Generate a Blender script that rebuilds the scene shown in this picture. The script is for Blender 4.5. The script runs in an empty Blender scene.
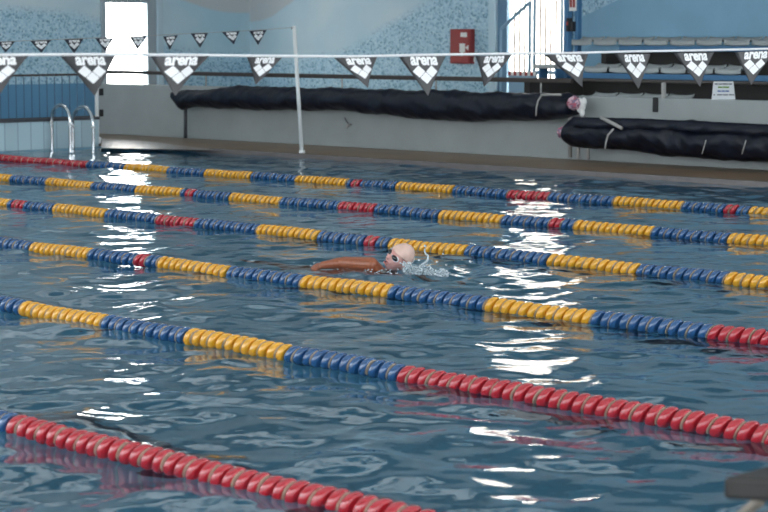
import bpy, bmesh, math, random
import numpy as np
from mathutils import Vector, Matrix

random.seed(7)
rng = np.random.default_rng(11)
scene = bpy.context.scene
COL = scene.collection

# ------------------------------------------------------------------ survey
# World: X runs along the lanes (towards the camera end), Y across the pool away
# from the camera, Z up, water level z = 0.  A photo ray meets a real plane.
F_PX, Y0, H, ANG = 2000.0, 38.0, 1.862, math.radians(44.9)
TH = math.atan((256 - Y0) / F_PX)
CT, ST = math.cos(TH), math.sin(TH)
DR = (math.cos(ANG), -math.sin(ANG))
NR = (math.sin(ANG), math.cos(ANG))


def ray(x, y):
    r0, r2 = (x - 384) / F_PX, -(y - 256) / F_PX
    f = CT + r2 * ST
    u = -ST + r2 * CT
    return Vector((r0 * DR[0] + f * DR[1], r0 * NR[0] + f * NR[1], u))


def on_z(x, y, z):
    r = ray(x, y)
    return Vector((0, 0, H)) + r * ((z - H) / r.z)


def on_y(x, y, Y):
    r = ray(x, y)
    return Vector((0, 0, H)) + r * (Y / r.y)


def on_x(x, y, X):
    r = ray(x, y)
    return Vector((0, 0, H)) + r * (X / r.x)


# ------------------------------------------------------------------ materials
def lin(r, g, b):
    def f(c):
        c /= 255.0
        return c / 12.92 if c <= 0.04045 else ((c + 0.055) / 1.055) ** 2.4
    return (f(r), f(g), f(b), 1.0)


def mat(name, color, rough=0.5, metal=0.0, spec=0.5, noise=0.0, nscale=8.0, bump=0.0, bscale=60.0, coat=0.0):
    m = bpy.data.materials.new(name)
    m.use_nodes = True
    nt = m.node_tree
    b = nt.nodes['Principled BSDF']
    b.inputs['Base Color'].default_value = color
    b.inputs['Roughness'].default_value = rough
    b.inputs['Metallic'].default_value = metal
    b.inputs['Specular IOR Level'].default_value = spec
    b.inputs['Coat Weight'].default_value = coat
    if noise or bump:
        tc = nt.nodes.new('ShaderNodeTexCoord')
        if noise:
            n = nt.nodes.new('ShaderNodeTexNoise')
            n.inputs['Scale'].default_value = nscale
            n.inputs['Detail'].default_value = 5
            nt.links.new(tc.outputs['Object'], n.inputs['Vector'])
            mr = nt.nodes.new('ShaderNodeMapRange')
            mr.inputs['From Min'].default_value = 0.3
            mr.inputs['From Max'].default_value = 0.7
            mr.inputs['To Min'].default_value = 1 - noise
            mr.inputs['To Max'].default_value = 1 + noise
            nt.links.new(n.outputs['Fac'], mr.inputs['Value'])
            mx = nt.nodes.new('ShaderNodeMix')
            mx.data_type = 'RGBA'
            mx.blend_type = 'MULTIPLY'
            mx.inputs[0].default_value = 1.0
            mx.inputs[6].default_value = color
            nt.links.new(mr.outputs['Result'], mx.inputs[7])
            nt.links.new(mx.outputs[2], b.inputs['Base Color'])
        if bump:
            n2 = nt.nodes.new('ShaderNodeTexNoise')
            n2.inputs['Scale'].default_value = bscale
            n2.inputs['Detail'].default_value = 4
            nt.links.new(tc.outputs['Object'], n2.inputs['Vector'])
            bp = nt.nodes.new('ShaderNodeBump')
            bp.inputs['Strength'].default_value = bump
            bp.inputs['Distance'].default_value = 0.02
            nt.links.new(n2.outputs['Fac'], bp.inputs['Height'])
            nt.links.new(bp.outputs['Normal'], b.inputs['Normal'])
    return m


def emis(name, color, strength):
    m = bpy.data.materials.new(name)
    m.use_nodes = True
    nt = m.node_tree
    nt.nodes.clear()
    o = nt.nodes.new('ShaderNodeOutputMaterial')
    e = nt.nodes.new('ShaderNodeEmission')
    e.inputs['Color'].default_value = color
    e.inputs['Strength'].default_value = strength
    nt.links.new(e.outputs[0], o.inputs['Surface'])
    return m


class NG:
    """tiny helper round a node tree"""
    def __init__(self, m):
        self.nt = m.node_tree

    def n(self, t, **kw):
        x = self.nt.nodes.new(t)
        for k, v in kw.items():
            setattr(x, k, v)
        return x

    def l(self, a, b):
        self.nt.links.new(a, b)

    def math(self, op, a, b=None):
        x = self.n('ShaderNodeMath', operation=op)
        for i, v in enumerate((a, b)):
            if v is None:
                continue
            if hasattr(v, 'is_output'):
                self.l(v, x.inputs[i])
            else:
                x.inputs[i].default_value = v
        return x.outputs[0]

    def mix(self, fac, a, b):
        x = self.n('ShaderNodeMix', data_type='RGBA')
        for i, v in ((0, fac), (6, a), (7, b)):
            if hasattr(v, 'is_output'):
                self.l(v, x.inputs[i])
            else:
                x.inputs[i].default_value = v
        return x.outputs[2]

    def curve(self, val, pts, lo, hi, zlo, zhi):
        """piecewise curve val -> z; pts = [(u, z)]"""
        mr = self.n('ShaderNodeMapRange')
        mr.inputs['From Min'].default_value = lo
        mr.inputs['From Max'].default_value = hi
        self.l(val, mr.inputs['Value'])
        fc = self.n('ShaderNodeFloatCurve')
        c = fc.mapping.curves[0]
        P = sorted(((u - lo) / (hi - lo), min(1, max(0, (z - zlo) / (zhi - zlo)))) for u, z in pts)
        P = [p for p in P if 0 <= p[0] <= 1]
        c.points[0].location = (0.0, P[0][1])
        c.points[1].location = (1.0, P[-1][1])
        for p in P:
            c.points.new(*p)
        fc.mapping.update()
        self.l(mr.outputs['Result'], fc.inputs['Value'])
        return self.math('ADD', self.math('MULTIPLY', fc.outputs['Value'], zhi - zlo), zlo)


# ------------------------------------------------------------------ mesh helpers
def link(o, parent=None):
    COL.objects.link(o)
    if parent is not None:
        o.parent = parent
    return o


def obj(name, bm, m, parent=None, smooth=False, loc=None):
    me = bpy.data.meshes.new(name)
    if smooth:
        for f in bm.faces:
            f.smooth = True
    bm.to_mesh(me)
    bm.free()
    if isinstance(m, (list, tuple)):
        for k in m:
            me.materials.append(k)
    elif m is not None:
        me.materials.append(m)
    o = bpy.data.objects.new(name, me)
    link(o, parent)
    if loc is not None:
        o.location = loc
    return o


def tag(o, label, cat, group=None, kind=None):
    o['label'] = label
    o['category'] = cat
    if group:
        o['group'] = group
    if kind:
        o['kind'] = kind
    return o


def struct(o, label=None, cat=None):
    o['kind'] = 'structure'
    if label:
        o['label'] = label
        o['category'] = cat
    return o


def empty(name, loc, label, cat, group=None):
    o = bpy.data.objects.new(name, None)
    o.empty_display_size = 0.1
    link(o)
    o.location = loc
    return tag(o, label, cat, group)


def B():
    return bmesh.new()


def box(bm, x0, x1, y0, y1, z0, z1, bevel=0.0, off=(0, 0, 0)):
    g = bmesh.ops.create_cube(bm, size=1.0)
    vs = g['verts']
    for v in vs:
        v.co = Vector(((x0 + x1) / 2 + v.co.x * (x1 - x0) - off[0],
                       (y0 + y1) / 2 + v.co.y * (y1 - y0) - off[1],
                       (z0 + z1) / 2 + v.co.z * (z1 - z0) - off[2]))
    if bevel:
        es = list({e for v in vs for e in v.link_edges})
        bmesh.ops.bevel(bm, geom=es, offset=bevel, segments=2, affect='EDGES', profile=0.5)
    return bm


def frame_axes(d):
    d = d.normalized()
    up = Vector((0, 0, 1)) if abs(d.z) < 0.95 else Vector((1, 0, 0))
    a = d.cross(up).normalized()
    return a, a.cross(d).normalized()


def tube(bm, pts, rad, seg=10, cap=True):
    """swept tube through pts, rad scalar or list"""
    pts = [Vector(p) for p in pts]
    n = len(pts)
    rs = rad if isinstance(rad, (list, tuple)) else [rad] * n
    rings = []
    a = None
    for i, p in enumerate(pts):
        d = (pts[min(i + 1, n - 1)] - pts[max(i - 1, 0)])
        if a is None:
            a, b = frame_axes(d)
        else:
            d = d.normalized()
            a = (a - d * a.dot(d)).normalized()
            b = a.cross(d).normalized()
        rings.append([bm.verts.new(p + (a * math.cos(t) + b * math.sin(t)) * rs[i])
                      for t in (2 * math.pi * k / seg for k in range(seg))])
    for r0, r1 in zip(rings, rings[1:]):
        for k in range(seg):
            bm.faces.new((r0[k], r0[(k + 1) % seg], r1[(k + 1) % seg], r1[k]))
    if cap:
        bm.faces.new(rings[0][::-1])
        bm.faces.new(rings[-1])
    return bm


def quad(bm, *pts):
    bm.faces.new([bm.verts.new(Vector(p)) for p in pts])
    return bm


def ball(bm, c, r, sub=2, sc=(1, 1, 1)):
    g = bmesh.ops.create_icosphere(bm, subdivisions=sub, radius=1.0)
    for v in g['verts']:
        v.co = Vector((c[0] + v.co.x * r * sc[0], c[1] + v.co.y * r * sc[1], c[2] + v.co.z * r * sc[2]))
    return bm


# ------------------------------------------------------------------ palette
M_deck = mat('wet brown deck tile', lin(132, 110, 88), 0.38, noise=0.18, nscale=1.5, bump=0.1, bscale=5)
M_edge = mat('pale pool edge tile', lin(112, 106, 104), 0.35, noise=0.1, nscale=4)
M_tile = mat('pool tile', lin(138, 186, 208), 0.4, noise=0.08, nscale=2)
M_parapet = mat('grey painted wall', lin(160, 166, 166), 0.6, noise=0.06, nscale=2.2)
M_ceiling = mat('ceiling grey', lin(100, 108, 116), 0.8, noise=0.05, nscale=0.6)
M_dark = mat('dark riser', lin(40, 38, 36), 0.7, noise=0.15, nscale=3)
M_bluebeam = mat('blue steel', lin(70, 120, 162), 0.45, noise=0.08, nscale=3)
M_bluewall = mat('blue board wall', lin(138, 182, 208), 0.7, noise=0.08, nscale=1.2)
M_seat = mat('grey plastic seat', lin(172, 178, 178), 0.5, noise=0.06, nscale=10)
M_chrome = mat('polished steel', lin(205, 210, 214), 0.12, metal=1.0)
M_pole = mat('white pole', lin(225, 228, 228), 0.4)
M_rail = mat('dark brown rail', lin(62, 54, 50), 0.45)
M_baluster = mat('blue baluster', lin(70, 104, 134), 0.5)
M_black = mat('black tarpaulin', lin(10, 17, 34), 0.46, noise=0.35, nscale=5, bump=1.0, bscale=6, spec=0.4)
M_strap = mat('pale strap', lin(170, 168, 165), 0.7)
M_blackbit = mat('black plastic', lin(28, 28, 30), 0.5)
M_red = mat('fire red enamel', lin(150, 50, 48), 0.45)
M_white = mat('white paint', lin(230, 230, 228), 0.6)
M_wframe = mat('grey window frame', lin(150, 164, 172), 0.5)
M_ledge = mat('dark ledge', lin(70, 72, 78), 0.5)
M_whitetile = mat('pale blue wall tile', lin(160, 188, 200), 0.35, noise=0.12, nscale=5)
M_paper = mat('paper', lin(225, 228, 230), 0.8)
M_ink = mat('grey ink', lin(95, 100, 110), 0.8)
M_green = mat('green ink', lin(110, 150, 60), 0.8)
M_blueink = mat('blue ink', lin(75, 105, 165), 0.8)
M_block = mat('dark starting block', lin(50, 47, 45), 0.6, noise=0.1, nscale=15, bump=0.2, bscale=150)
M_blockleg = mat('block leg steel', lin(150, 140, 128), 0.4, metal=0.3)
M_cord = mat('white cord', lin(232, 234, 236), 0.6)

FLOAT = {
    'Y': mat('yellow float', lin(230, 166, 40), 0.26, coat=0.8),
    'B': mat('blue float', lin(40, 84, 132), 0.26, coat=0.8),
    'R': mat('red float', lin(180, 38, 50), 0.26, coat=0.8),
}


def m_tilewall(name, base, grout, axis, w, h, rough=0.3):
    m = mat(name, base, rough)
    g = NG(m)
    b = m.node_tree.nodes['Principled BSDF']
    tc = g.n('ShaderNodeTexCoord')
    sp = g.n('ShaderNodeSeparateXYZ')
    g.l(tc.outputs['Object'], sp.inputs[0])
    cb = g.n('ShaderNodeCombineXYZ')
    g.l(sp.outputs[axis], cb.inputs[0])
    g.l(sp.outputs[2], cb.inputs[1])
    br = g.n('ShaderNodeTexBrick')
    br.offset = 0.0
    br.inputs['Scale'].default_value = 1.0
    br.inputs['Brick Width'].default_value = w
    br.inputs['Row Height'].default_value = h
    br.inputs['Mortar Size'].default_value = 0.007
    br.inputs['Color1'].default_value = base
    br.inputs['Color2'].default_value = [c * 0.82 for c in base[:3]] + [1]
    br.inputs['Mortar'].default_value = grout
    g.l(cb.outputs[0], br.inputs['Vector'])
    g.l(br.outputs['Color'], b.inputs['Base Color'])
    return m


# mosaic walls: grey sky above, smooth pale band, speckled blue mosaic, solid blue dado
def m_mosaic(name, axis, lo, hi, ptsA, ptsB, dado, dado_end):
    m = mat(name, (0.4, 0.5, 0.6, 1), 0.55)
    g = NG(m)
    b = m.node_tree.nodes['Principled BSDF']
    tc = g.n('ShaderNodeTexCoord')
    sp = g.n('ShaderNodeSeparateXYZ')
    g.l(tc.outputs['Object'], sp.inputs[0])
    z = sp.outputs[2]
    A = g.curve(sp.outputs[axis], ptsA, lo, hi, 0, 7)
    Bc = g.curve(sp.outputs[axis], ptsB, lo, hi, 0, 7)
    vo = g.n('ShaderNodeTexVoronoi')
    vo.inputs['Scale'].default_value = 30.0
    g.l(tc.outputs['Object'], vo.inputs['Vector'])
    sc = g.n('ShaderNodeSeparateColor')
    g.l(vo.outputs['Color'], sc.inputs[0])
    ns = g.n('ShaderNodeTexNoise')
    ns.inputs['Scale'].default_value = 0.55
    ns.inputs['Detail'].default_value = 3
    g.l(tc.outputs['Object'], ns.inputs['Vector'])
    cr = g.n('ShaderNodeValToRGB')
    e = cr.color_ramp.elements
    e[0].position, e[0].color = 0.0, lin(104, 146, 172)
    e[1].position, e[1].color = 1.0, lin(196, 222, 234)
    for p, c in ((0.16, lin(136, 178, 202)), (0.34, lin(164, 202, 222)), (0.8, lin(178, 212, 228))):
        q = e.new(p)
        q.color = c
    g.l(sc.outputs[0], cr.inputs['Fac'])
    cr2 = g.n('ShaderNodeValToRGB')
    e = cr2.color_ramp.elements
    e[0].position, e[0].color = 0.35, lin(172, 206, 222)
    e[1].position, e[1].color = 0.65, lin(200, 220, 228)
    g.l(ns.outputs['Fac'], cr2.inputs['Fac'])
    # wobble the outlines a little
    wob = g.math('MULTIPLY', g.math('SUBTRACT', ns.outputs['Fac'], 0.5), 0.12)
    zz = g.math('ADD', z, wob)

    def step(edge, soft):
        d = g.math('SUBTRACT', zz, edge)
        mr = g.n('ShaderNodeMapRange')
        mr.inputs['From Min'].default_value = -soft
        mr.inputs['From Max'].default_value = soft
        g.l(d, mr.inputs['Value'])
        return mr.outputs['Result']
    c = g.mix(step(Bc, 0.1), cr.outputs['Color'], cr2.outputs['Color'])
    c = g.mix(step(A, 0.025), c, lin(190, 198, 202))
    dz = g.math('MULTIPLY', g.math('LESS_THAN', z, dado), g.math('LESS_THAN', sp.outputs[axis], dado_end))
    c = g.mix(dz, c, lin(92, 146, 184))
    g.l(c, b.inputs['Base Color'])
    return m


# ------------------------------------------------------------------ setting
XE, YS = -32.0, 28.1            # inner faces of the end wall and the far side wall
PX0, PX1, PY0, PY1 = -27.75, -2.95, 0.8, 21.3
DECK = 0.05
ZC = 6.6

# pool basin
bm = B()
box(bm, PX0 - 0.2, PX1 + 0.2, PY0 - 0.2, PY1 + 0.2, -2.0, -1.8)
pool_floor = struct(obj('pool_floor', bm, m_tilewall('pool floor tile', lin(138, 186, 208), lin(112, 160, 184), 0, 0.25, 0.25)))
for nm, a in (('pool_wall_left', (PX0 - 0.2, PX0, PY0 - 0.2, PY1 + 0.2)), ('pool_wall_right', (PX1, PX1 + 0.2, PY0 - 0.2, PY1 + 0.2)),
              ('pool_wall_back', (PX0, PX1, PY1, PY1 + 0.05)), ('pool_wall_front', (PX0, PX1, PY0 - 0.2, PY0))):
    bm = B()
    box(bm, *a, -1.8, -0.001 if nm != 'pool_wall_right' else 0.28)
    struct(obj(nm, bm, M_tile))
for k in range(7):               # dark guide lines on the bottom
    bm = B()
    y = 4.3 + 2.5 * k
    box(bm, PX0 + 2, PX1 - 2, y - 0.125, y + 0.125, -1.8, -1.795)
    struct(obj('trim_%d' % (20 + k), bm, mat('lane line tile', lin(30, 44, 70), 0.4)))

PARX = on_y(99, 110, 23.25).x
# decks
bm = B()
box(bm, XE, 3.0, PY1 + 0.06, YS, -0.3, DECK)
box(bm, XE, PX0 - 0.2, 6, PY1 + 0.2, -0.3, DECK)
struct(obj('floor', bm, M_deck))
bm = B()
box(bm, PX1 + 0.2, 8, -7, PY1 + 0.2, -0.3, 0.28)
box(bm, XE, PX1 + 0.2, -7, PY0 - 0.2, -0.3, 0.28)
struct(obj('floor_near', bm, M_deck))
bm = B()
box(bm, PX0 - 0.2, 3.0, PY1 - 0.02, PY1 + 0.06, -0.05, DECK + 0.004, 0.004)
struct(obj('trim_1', bm, M_edge))
# gallery floor behind the parapet
bm = B()
box(bm, PARX, 3.0, 23.45, YS, DECK, 0.45)
struct(obj('floor_gallery', bm, M_deck))

# low end wall (tiled) with dark ledge
zl = 0.47
bm = B()
box(bm, PX0 - 0.2, PX0, 6, 20.9, 0.0, zl)
struct(obj('wall_end', bm, m_tilewall('end wall tile', lin(196, 222, 232), lin(130, 160, 178), 1, 0.26, 0.5)))
bm = B()
box(bm, PX0 - 0.22, PX0 + 0.02, 6, 20.92, zl, zl + 0.05, 0.008)
struct(obj('trim_2', bm, M_ledge))

# walls
win1_y0, win1_y1 = on_x(105, 40, XE).y, on_x(146, 40, XE).y
win1_z0, win1_z1 = 0.80, on_x(125, 3, XE).z
ptsA = [(on_x(x, y, XE).y, on_x(x, y, XE).z) for x, y in ((-40, -40), (97, -30), (161, -6), (192, 4), (222, 13), (252, 22))]
ptsB = [(on_x(x, y, XE).y, on_x(x, y, XE).z) for x, y in ((-40, 4), (0, 6), (50, 10), (97, 19), (165, 46), (215, 54), (252, 58))]
dado_z = on_x(40, 84, XE).z
M_wl = m_mosaic('mosaic end wall', 1, 15.0, YS, [(15.0, ptsA[0][1])] + ptsA, [(15.0, ptsB[0][1])] + ptsB, dado_z, win1_y0 - 0.1)
bm = B()
box(bm, XE - 0.25, XE, 0, win1_y0, 0, ZC)
box(bm, XE - 0.25, XE, win1_y1, YS + 0.25, 0, ZC)
box(bm, XE - 0.25, XE, win1_y0, win1_y1, 0, win1_z0)
box(bm, XE - 0.25, XE, win1_y0, win1_y1, win1_z1, ZC)
struct(obj('wall_left', bm, M_wl))

win2_x0, win2_x1 = on_y(509, 40, YS).x, on_y(566, 40, YS).x
win2_z0, win2_z1 = 0.62, 4.6
pA = [(on_y(x, y, YS).x, on_y(x, y, YS).z) for x, y in ((252, 22), (268, 18), (282, 9), (298, -3), (330, -30))]
pB = [(on_y(x, y, YS).x, on_y(x, y, YS).z) for x, y in ((252, 62), (300, 58), (345, 50), (384, 26), (430, 0), (455, -22), (560, -60))]
M_wb = m_mosaic('mosaic side wall', 0, XE, -16.0, pA + [(-16.0, pA[-1][1])], pB + [(-16.0, 7.0)], 0.3, 50.0)
bm = B()
box(bm, XE - 0.25, win2_x0, YS, YS + 0.25, 0, ZC)
box(bm, win2_x1, 3, YS, YS + 0.25, 0, ZC)
box(bm, win2_x0, win2_x1, YS, YS + 0.25, 0, win2_z0)
box(bm, win2_x0, win2_x1, YS, YS + 0.25, win2_z1, ZC)
struct(obj('wall_back', bm, M_wb))

# unseen walls behind the camera, added to shape front fill through open bays
bm = B()
box(bm, 8, 8.25, -7, YS + 0.25, 0, 1.0)
for k in range(8):
    y = -7 + 5.0 * k
    box(bm, 8, 8.25, y, min(y + 0.4, YS + 0.25), 1.0, ZC)
struct(obj('wall_right', bm, M_parapet))
bm = B()
box(bm, XE - 0.25, 8.25, -7.25, -7, 0, 0.9)
for k in range(9):
    box(bm, XE + 4.9 * k - 0.2, XE + 4.9 * k + 0.2, -7.25, -7, 0.9, ZC)
struct(obj('wall_front', bm, M_parapet))

# blue boarded wall behind the stands
SX0 = on_y(566, 60, 25.0).x     # left end of the stands
bw_y = 27.3
bx0 = on_y(578, 20, bw_y).x
bm = B()
dz0, dz1 = on_y(580, 19, bw_y).z, on_y(622, -2, bw_y).z
dx0, dx1 = bx0, on_y(622, -2, bw_y).x
# solid board with a slanting top-left corner that shows the mosaic wall beyond
slope = (dz1 - dz0) / (dx1 - dx0)
ztop = 4.0
xe = dx0 + (ztop - dz0) / slope
pts = [(dx0, 0.45), (2.0, 0.45), (2.0, ztop), (xe, ztop), (dx0, dz0)]
fr = [bm.verts.new((x, bw_y, z)) for x, z in pts]
bk = [bm.verts.new((x, bw_y + 0.1, z)) for x, z in pts]
bm.faces.new(fr)
bm.faces.new(bk[::-1])
for i in range(5):
    bm.faces.new((fr[i], bk[i], bk[(i + 1) % 5], fr[(i + 1) % 5]))
bmesh.ops.recalc_face_normals(bm, faces=bm.faces)
struct(obj('wall_stand', bm, M_bluewall))

# parapet (grey low wall) along the deck
bm = B()
box(bm, PARX, 2.0, 23.25, 23.45, DECK, 1.0, 0.01)
struct(obj('wall_low', bm, M_parapet))

# ceiling bands with skylight openings to the sky
bm = B()
sky = [(2.0, 7.5), (9.5, 15.0), (17.0, 22.5)]
ys = [-7.0] + [v for s in sky for v in s] + [YS + 0.25]
for a, b in zip(ys[0::2], ys[1::2]):
    box(bm, XE - 0.25, 8, a, b, ZC, ZC + 0.3)
for a, b in sky:
    for k in range(9):
        x = XE + 4.5 * k
        box(bm, x - 0.35, x + 0.35, a, b, ZC, ZC + 0.3)
struct(obj('ceiling', bm, M_ceiling))
M_poly = bpy.data.materials.new('milky roof panel')
M_poly.use_nodes = True
g = NG(M_poly)
g.nt.nodes.clear()
out = g.n('ShaderNodeOutputMaterial')
tr = g.n('ShaderNodeBsdfTranslucent')
tr.inputs['Color'].default_value = (0.19, 0.20, 0.20, 1)
g.l(tr.outputs[0], out.inputs['Surface'])
for k, (a, b) in enumerate(sky):
    bm = B()
    quad(bm, (XE, a, ZC + 0.2), (8, a, ZC + 0.2), (8, b, ZC + 0.2), (XE, b, ZC + 0.2))
    struct(obj('window_%d' % (k + 3), bm, M_poly))

# ------------------------------------------------------------------ windows
E_win = emis('daylight through window', (1.0, 0.985, 0.95, 1), 7.0)
E_win2 = emis('daylight through blinds', (1.0, 0.985, 0.95, 1), 18.0)
w = struct(empty('window_1', (XE, (win1_y0 + win1_y1) / 2, win1_z0), 'tall bright window in the left wall above the grey parapet', 'window'))
o = w.location
bm = B()
fw = 0.10
for a in ((win1_y0 - fw, win1_y0, win1_z0, win1_z1 + 0.1), (win1_y1, win1_y1 + 2.2 * fw, win1_z0, win1_z1 + 0.1)):
    box(bm, XE, XE + 0.05, a[0], a[1], a[2], a[3], 0.005, o)
box(bm, XE, XE + 0.05, win1_y0, win1_y1, win1_z1, win1_z1 + 0.1, 0.005, o)
box(bm, XE, XE + 0.05, win1_y0, win1_y1, win1_z0 - 0.06, win1_z0, 0.005, o)
obj('window_frame', bm, M_wframe, w)
bm = B()
box(bm, XE - 0.12, XE - 0.10, win1_y0, win1_y1, win1_z0, win1_z1, 0, o)
obj('pane', bm, E_win, w)
bm = B()
q = [on_x(x, y, XE - 0.095) - o for x, y in ((120, 26), (121, 24.2), (127, 22), (126, 24))]
quad(bm, *[Vector((v.x, v.y, v.z)) for v in q])
obj('window_sticker', bm, M_blueink, w)
# pale vertical pipe casing beside window and in the far wall
for k, (p0, p1) in enumerate(((155, 161),)):
    bm = B()
    a, b = on_x(p0, 40, XE).y, on_x(p1, 40, XE).y
    box(bm, XE, XE + 0.09, a, b, 0.05, ZC, 0.01)
    struct(obj('trim_3', bm, mat('pale casing', lin(180, 204, 216), 0.5)))
bm = B()
box(bm, on_y(493, 40, YS).x, on_y(500, 40, YS).x, YS - 0.14, YS, 0.45, ZC, 0.01)
struct(obj('trim_4', bm, mat('pale casing blue', lin(186, 214, 228), 0.5)))

w2 = struct(empty('window_2', ((win2_x0 + win2_x1) / 2, YS, win2_z0), 'tall bright window with vertical blinds behind the blue stair rail', 'window'))
o = w2.location
bm = B()
box(bm, win2_x0 - 0.26, win2_x0, YS - 0.06, YS, win2_z0 - 0.1, win2_z1, 0.005, o)
box(bm, win2_x1, win2_x1 + 0.16, YS - 0.06, YS, win2_z0 - 0.1, win2_z1, 0.005, o)
box(bm, win2_x0, win2_x1, YS - 0.06, YS, win2_z1, win2_z1 + 0.12, 0.005, o)
box(bm, win2_x0, win2_x1, YS - 0.06, YS, win2_z0 - 0.1, win2_z0, 0.005, o)
obj('window_frame', bm, mat('blue grey frame', lin(104, 140, 168), 0.5), w2)
bm = B()
box(bm, win2_x0, win2_x1, YS + 0.12, YS + 0.14, win2_z0, win2_z1, 0, o)
obj('pane', bm, E_win2, w2)
mt = bpy.data.materials.new('white blind fabric')
mt.use_nodes = True
g = NG(mt)
g.nt.nodes.clear()
out = g.n('ShaderNodeOutputMaterial')
tr = g.n('ShaderNodeBsdfTranslucent')
tr.inputs['Color'].default_value = (0.6, 0.59, 0.57, 1)
df = g.n('ShaderNodeBsdfDiffuse')
df.inputs['Color'].default_value = (0.85, 0.84, 0.82, 1)
ms = g.n('ShaderNodeMixShader')
ms.inputs[0].default_value = 0.25
g.l(tr.outputs[0], ms.inputs[1])
g.l(df.outputs[0], ms.inputs[2])
g.l(ms.outputs[0], out.inputs['Surface'])
nsl = 11
pitch = (win2_x1 - win2_x0) / nsl
edge = B()
for k in range(nsl):
    bm = B()
    x = win2_x0 + pitch * k
    box(bm, x + 0.006, x + pitch - 0.006, YS + 0.03, YS + 0.034, win2_z0, win2_z1, 0, o)
    obj('blind_slat', bm, mt, w2)
    if k:
        box(edge, x - 0.023, x + 0.023, YS + 0.015, YS + 0.02, win2_z0, win2_z1, 0, o)
obj('slat_edge_strips', edge, mat('beige slat strip', lin(120, 112, 104), 0.8), w2)  # added strips that draw the dark lines between slats

# ------------------------------------------------------------------ fire hose cabinet on the far wall
p0, p1 = on_y(454.5, 63.5, YS), on_y(475, 29, YS)
fc = empty('fire_hose_cabinet', (p0.x, YS, p0.z), 'red metal fire hose cabinet with white symbols on the blue mosaic wall', 'fire cabinet')
o = fc.location
dy = 0.13
bm = B()
box(bm, p0.x, p1.x, YS - dy, YS, p0.z, p1.z, 0.012, o)
obj('cabinet_body', bm, M_red, fc)
bm = B()
box(bm, p0.x + 0.03, p1.x - 0.03, YS - dy - 0.015, YS - dy, p0.z + 0.03, p1.z - 0.03, 0.005, o)
obj('door', bm, M_red, fc)


def fcq(x0, y0, x1, y1):
    a, b = on_y(x0, y1, YS - dy - 0.018), on_y(x1, y0, YS - dy - 0.018)
    return a.x, b.x, a.z, b.z


bm = B()
a = fcq(460.5, 32.5, 467, 37)
box(bm, a[0], a[1], YS - dy - 0.022, YS - dy - 0.014, a[2], a[3], 0.003, o)
obj('label_plate', bm, M_white, fc)
bm = B()
a = fcq(459.5, 43.5, 465, 52.5)
box(bm, a[0], a[1], YS - dy - 0.022, YS - dy - 0.014, a[2], a[3], 0.003, o)
a = fcq(461, 52, 462.6, 56)
box(bm, a[0], a[1], YS - dy - 0.022, YS - dy - 0.014, a[2], a[3], 0, o)
T = [on_y(x, y, YS - dy - 0.022) - o for x, y in ((465, 47.6), (468.2, 45), (468.2, 50.2))]
v = [bm.verts.new(t) for t in T]
v2 = [bm.verts.new(t + Vector((0, 0.008, 0))) for t in T]
bm.faces.new(v)
bm.faces.new(v2[::-1])
for i in range(3):
    bm.faces.new((v[i], v2[i], v2[(i + 1) % 3], v[(i + 1) % 3]))
obj('hose_symbol', bm, M_white, fc)
bm = B()
a = fcq(474.2, 57, 474.9, 62)
box(bm, a[0], a[1], YS - dy - 0.03, YS - dy - 0.012, a[2], a[3], 0, o)
obj('handle', bm, M_white, fc)

# ------------------------------------------------------------------ parapet handrail
hz = 1.22
hr = empty('handrail', (-25, 23.35, 1.0), 'dark brown handrail on short posts along the grey parapet', 'handrail')
o = hr.location
bm = B()
box(bm, PARX, on_y(572, 80, 23.35).x, 23.32, 23.38, hz - 0.035, hz + 0.035, 0.012, o)
obj('rail', bm, M_rail, hr)
for x in (206, 342, 436, 541):
    p = on_y(x, 80, 23.35)
    bm = B()
    tube(bm, [(p.x - o.x, 0, 0), (p.x - o.x, 0, hz - 0.03 - 1.0)], 0.014, 8)
    obj('post', bm, M_strap, hr, True)

# ------------------------------------------------------------------ railing on the low end wall
rl = empty('end_railing', (PX0 - 0.1, 15, zl + 0.05), 'blue grey railing of thin upright bars on the tiled end wall', 'railing')
o = rl.location
zt = on_x(50, 75, PX0 - 0.1).z
bm = B()
box(bm, PX0 - 0.12, PX0 - 0.08, 8, 20.9, zt - 0.018, zt + 0.018, 0.008, o)
obj('top_rail', bm, M_rail, rl)
bm = B()
box(bm, PX0 - 0.11, PX0 - 0.09, 8, 20.9, zl + 0.05, zl + 0.065, 0.003, o)
obj('bottom_rail', bm, M_rail, rl)
ya = on_x(0.5, 100, PX0 - 0.1).y
yb = on_x(8.4, 100, PX0 - 0.1).y
stepy = yb - ya
mesh = None
k = -12
while True:
    y = ya + stepy * k
    if y > 20.8:
        break
    if mesh is None:
        bm = B()
        box(bm, -0.006, 0.006, -0.006, 0.006, 0, zt - 0.03 - zl - 0.05)
        q = obj('baluster', bm, M_baluster, rl, loc=(0, y - o.y, 0))
        mesh = q.data
    else:
        q = bpy.data.objects.new('baluster', mesh)
        link(q, rl)
        q.location = (0, y - o.y, 0)
    k += 1
ep = on_x(97, 120, PX0 - 0.1)
bm = B()
box(bm, PX0 - 0.13, PX0 - 0.07, ep.y - 0.02, ep.y + 0.025, DECK - o.z + o.z, zt + 0.02, 0.006, o)
obj('end_post', bm, M_pole, rl)
for yy in (92, 113):
    bm = B()
    p = on_x(100.5, yy, PX0 - 0.1)
    box(bm, PX0 - 0.13, PX0 - 0.07, p.y - 0.03, p.y + 0.045, p.z - 0.06, p.z + 0.06, 0.008, o)
    obj('hinge', bm, M_blackbit, rl)
bm = B()
p = on_x(97.5, 131.5, PX0 - 0.1)
box(bm, PX0 - 0.15, PX0 - 0.05, p.y - 0.05, p.y + 0.05, DECK, DECK + 0.12, 0.02, o)
obj('post_foot', bm, M_white, rl)

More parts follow.
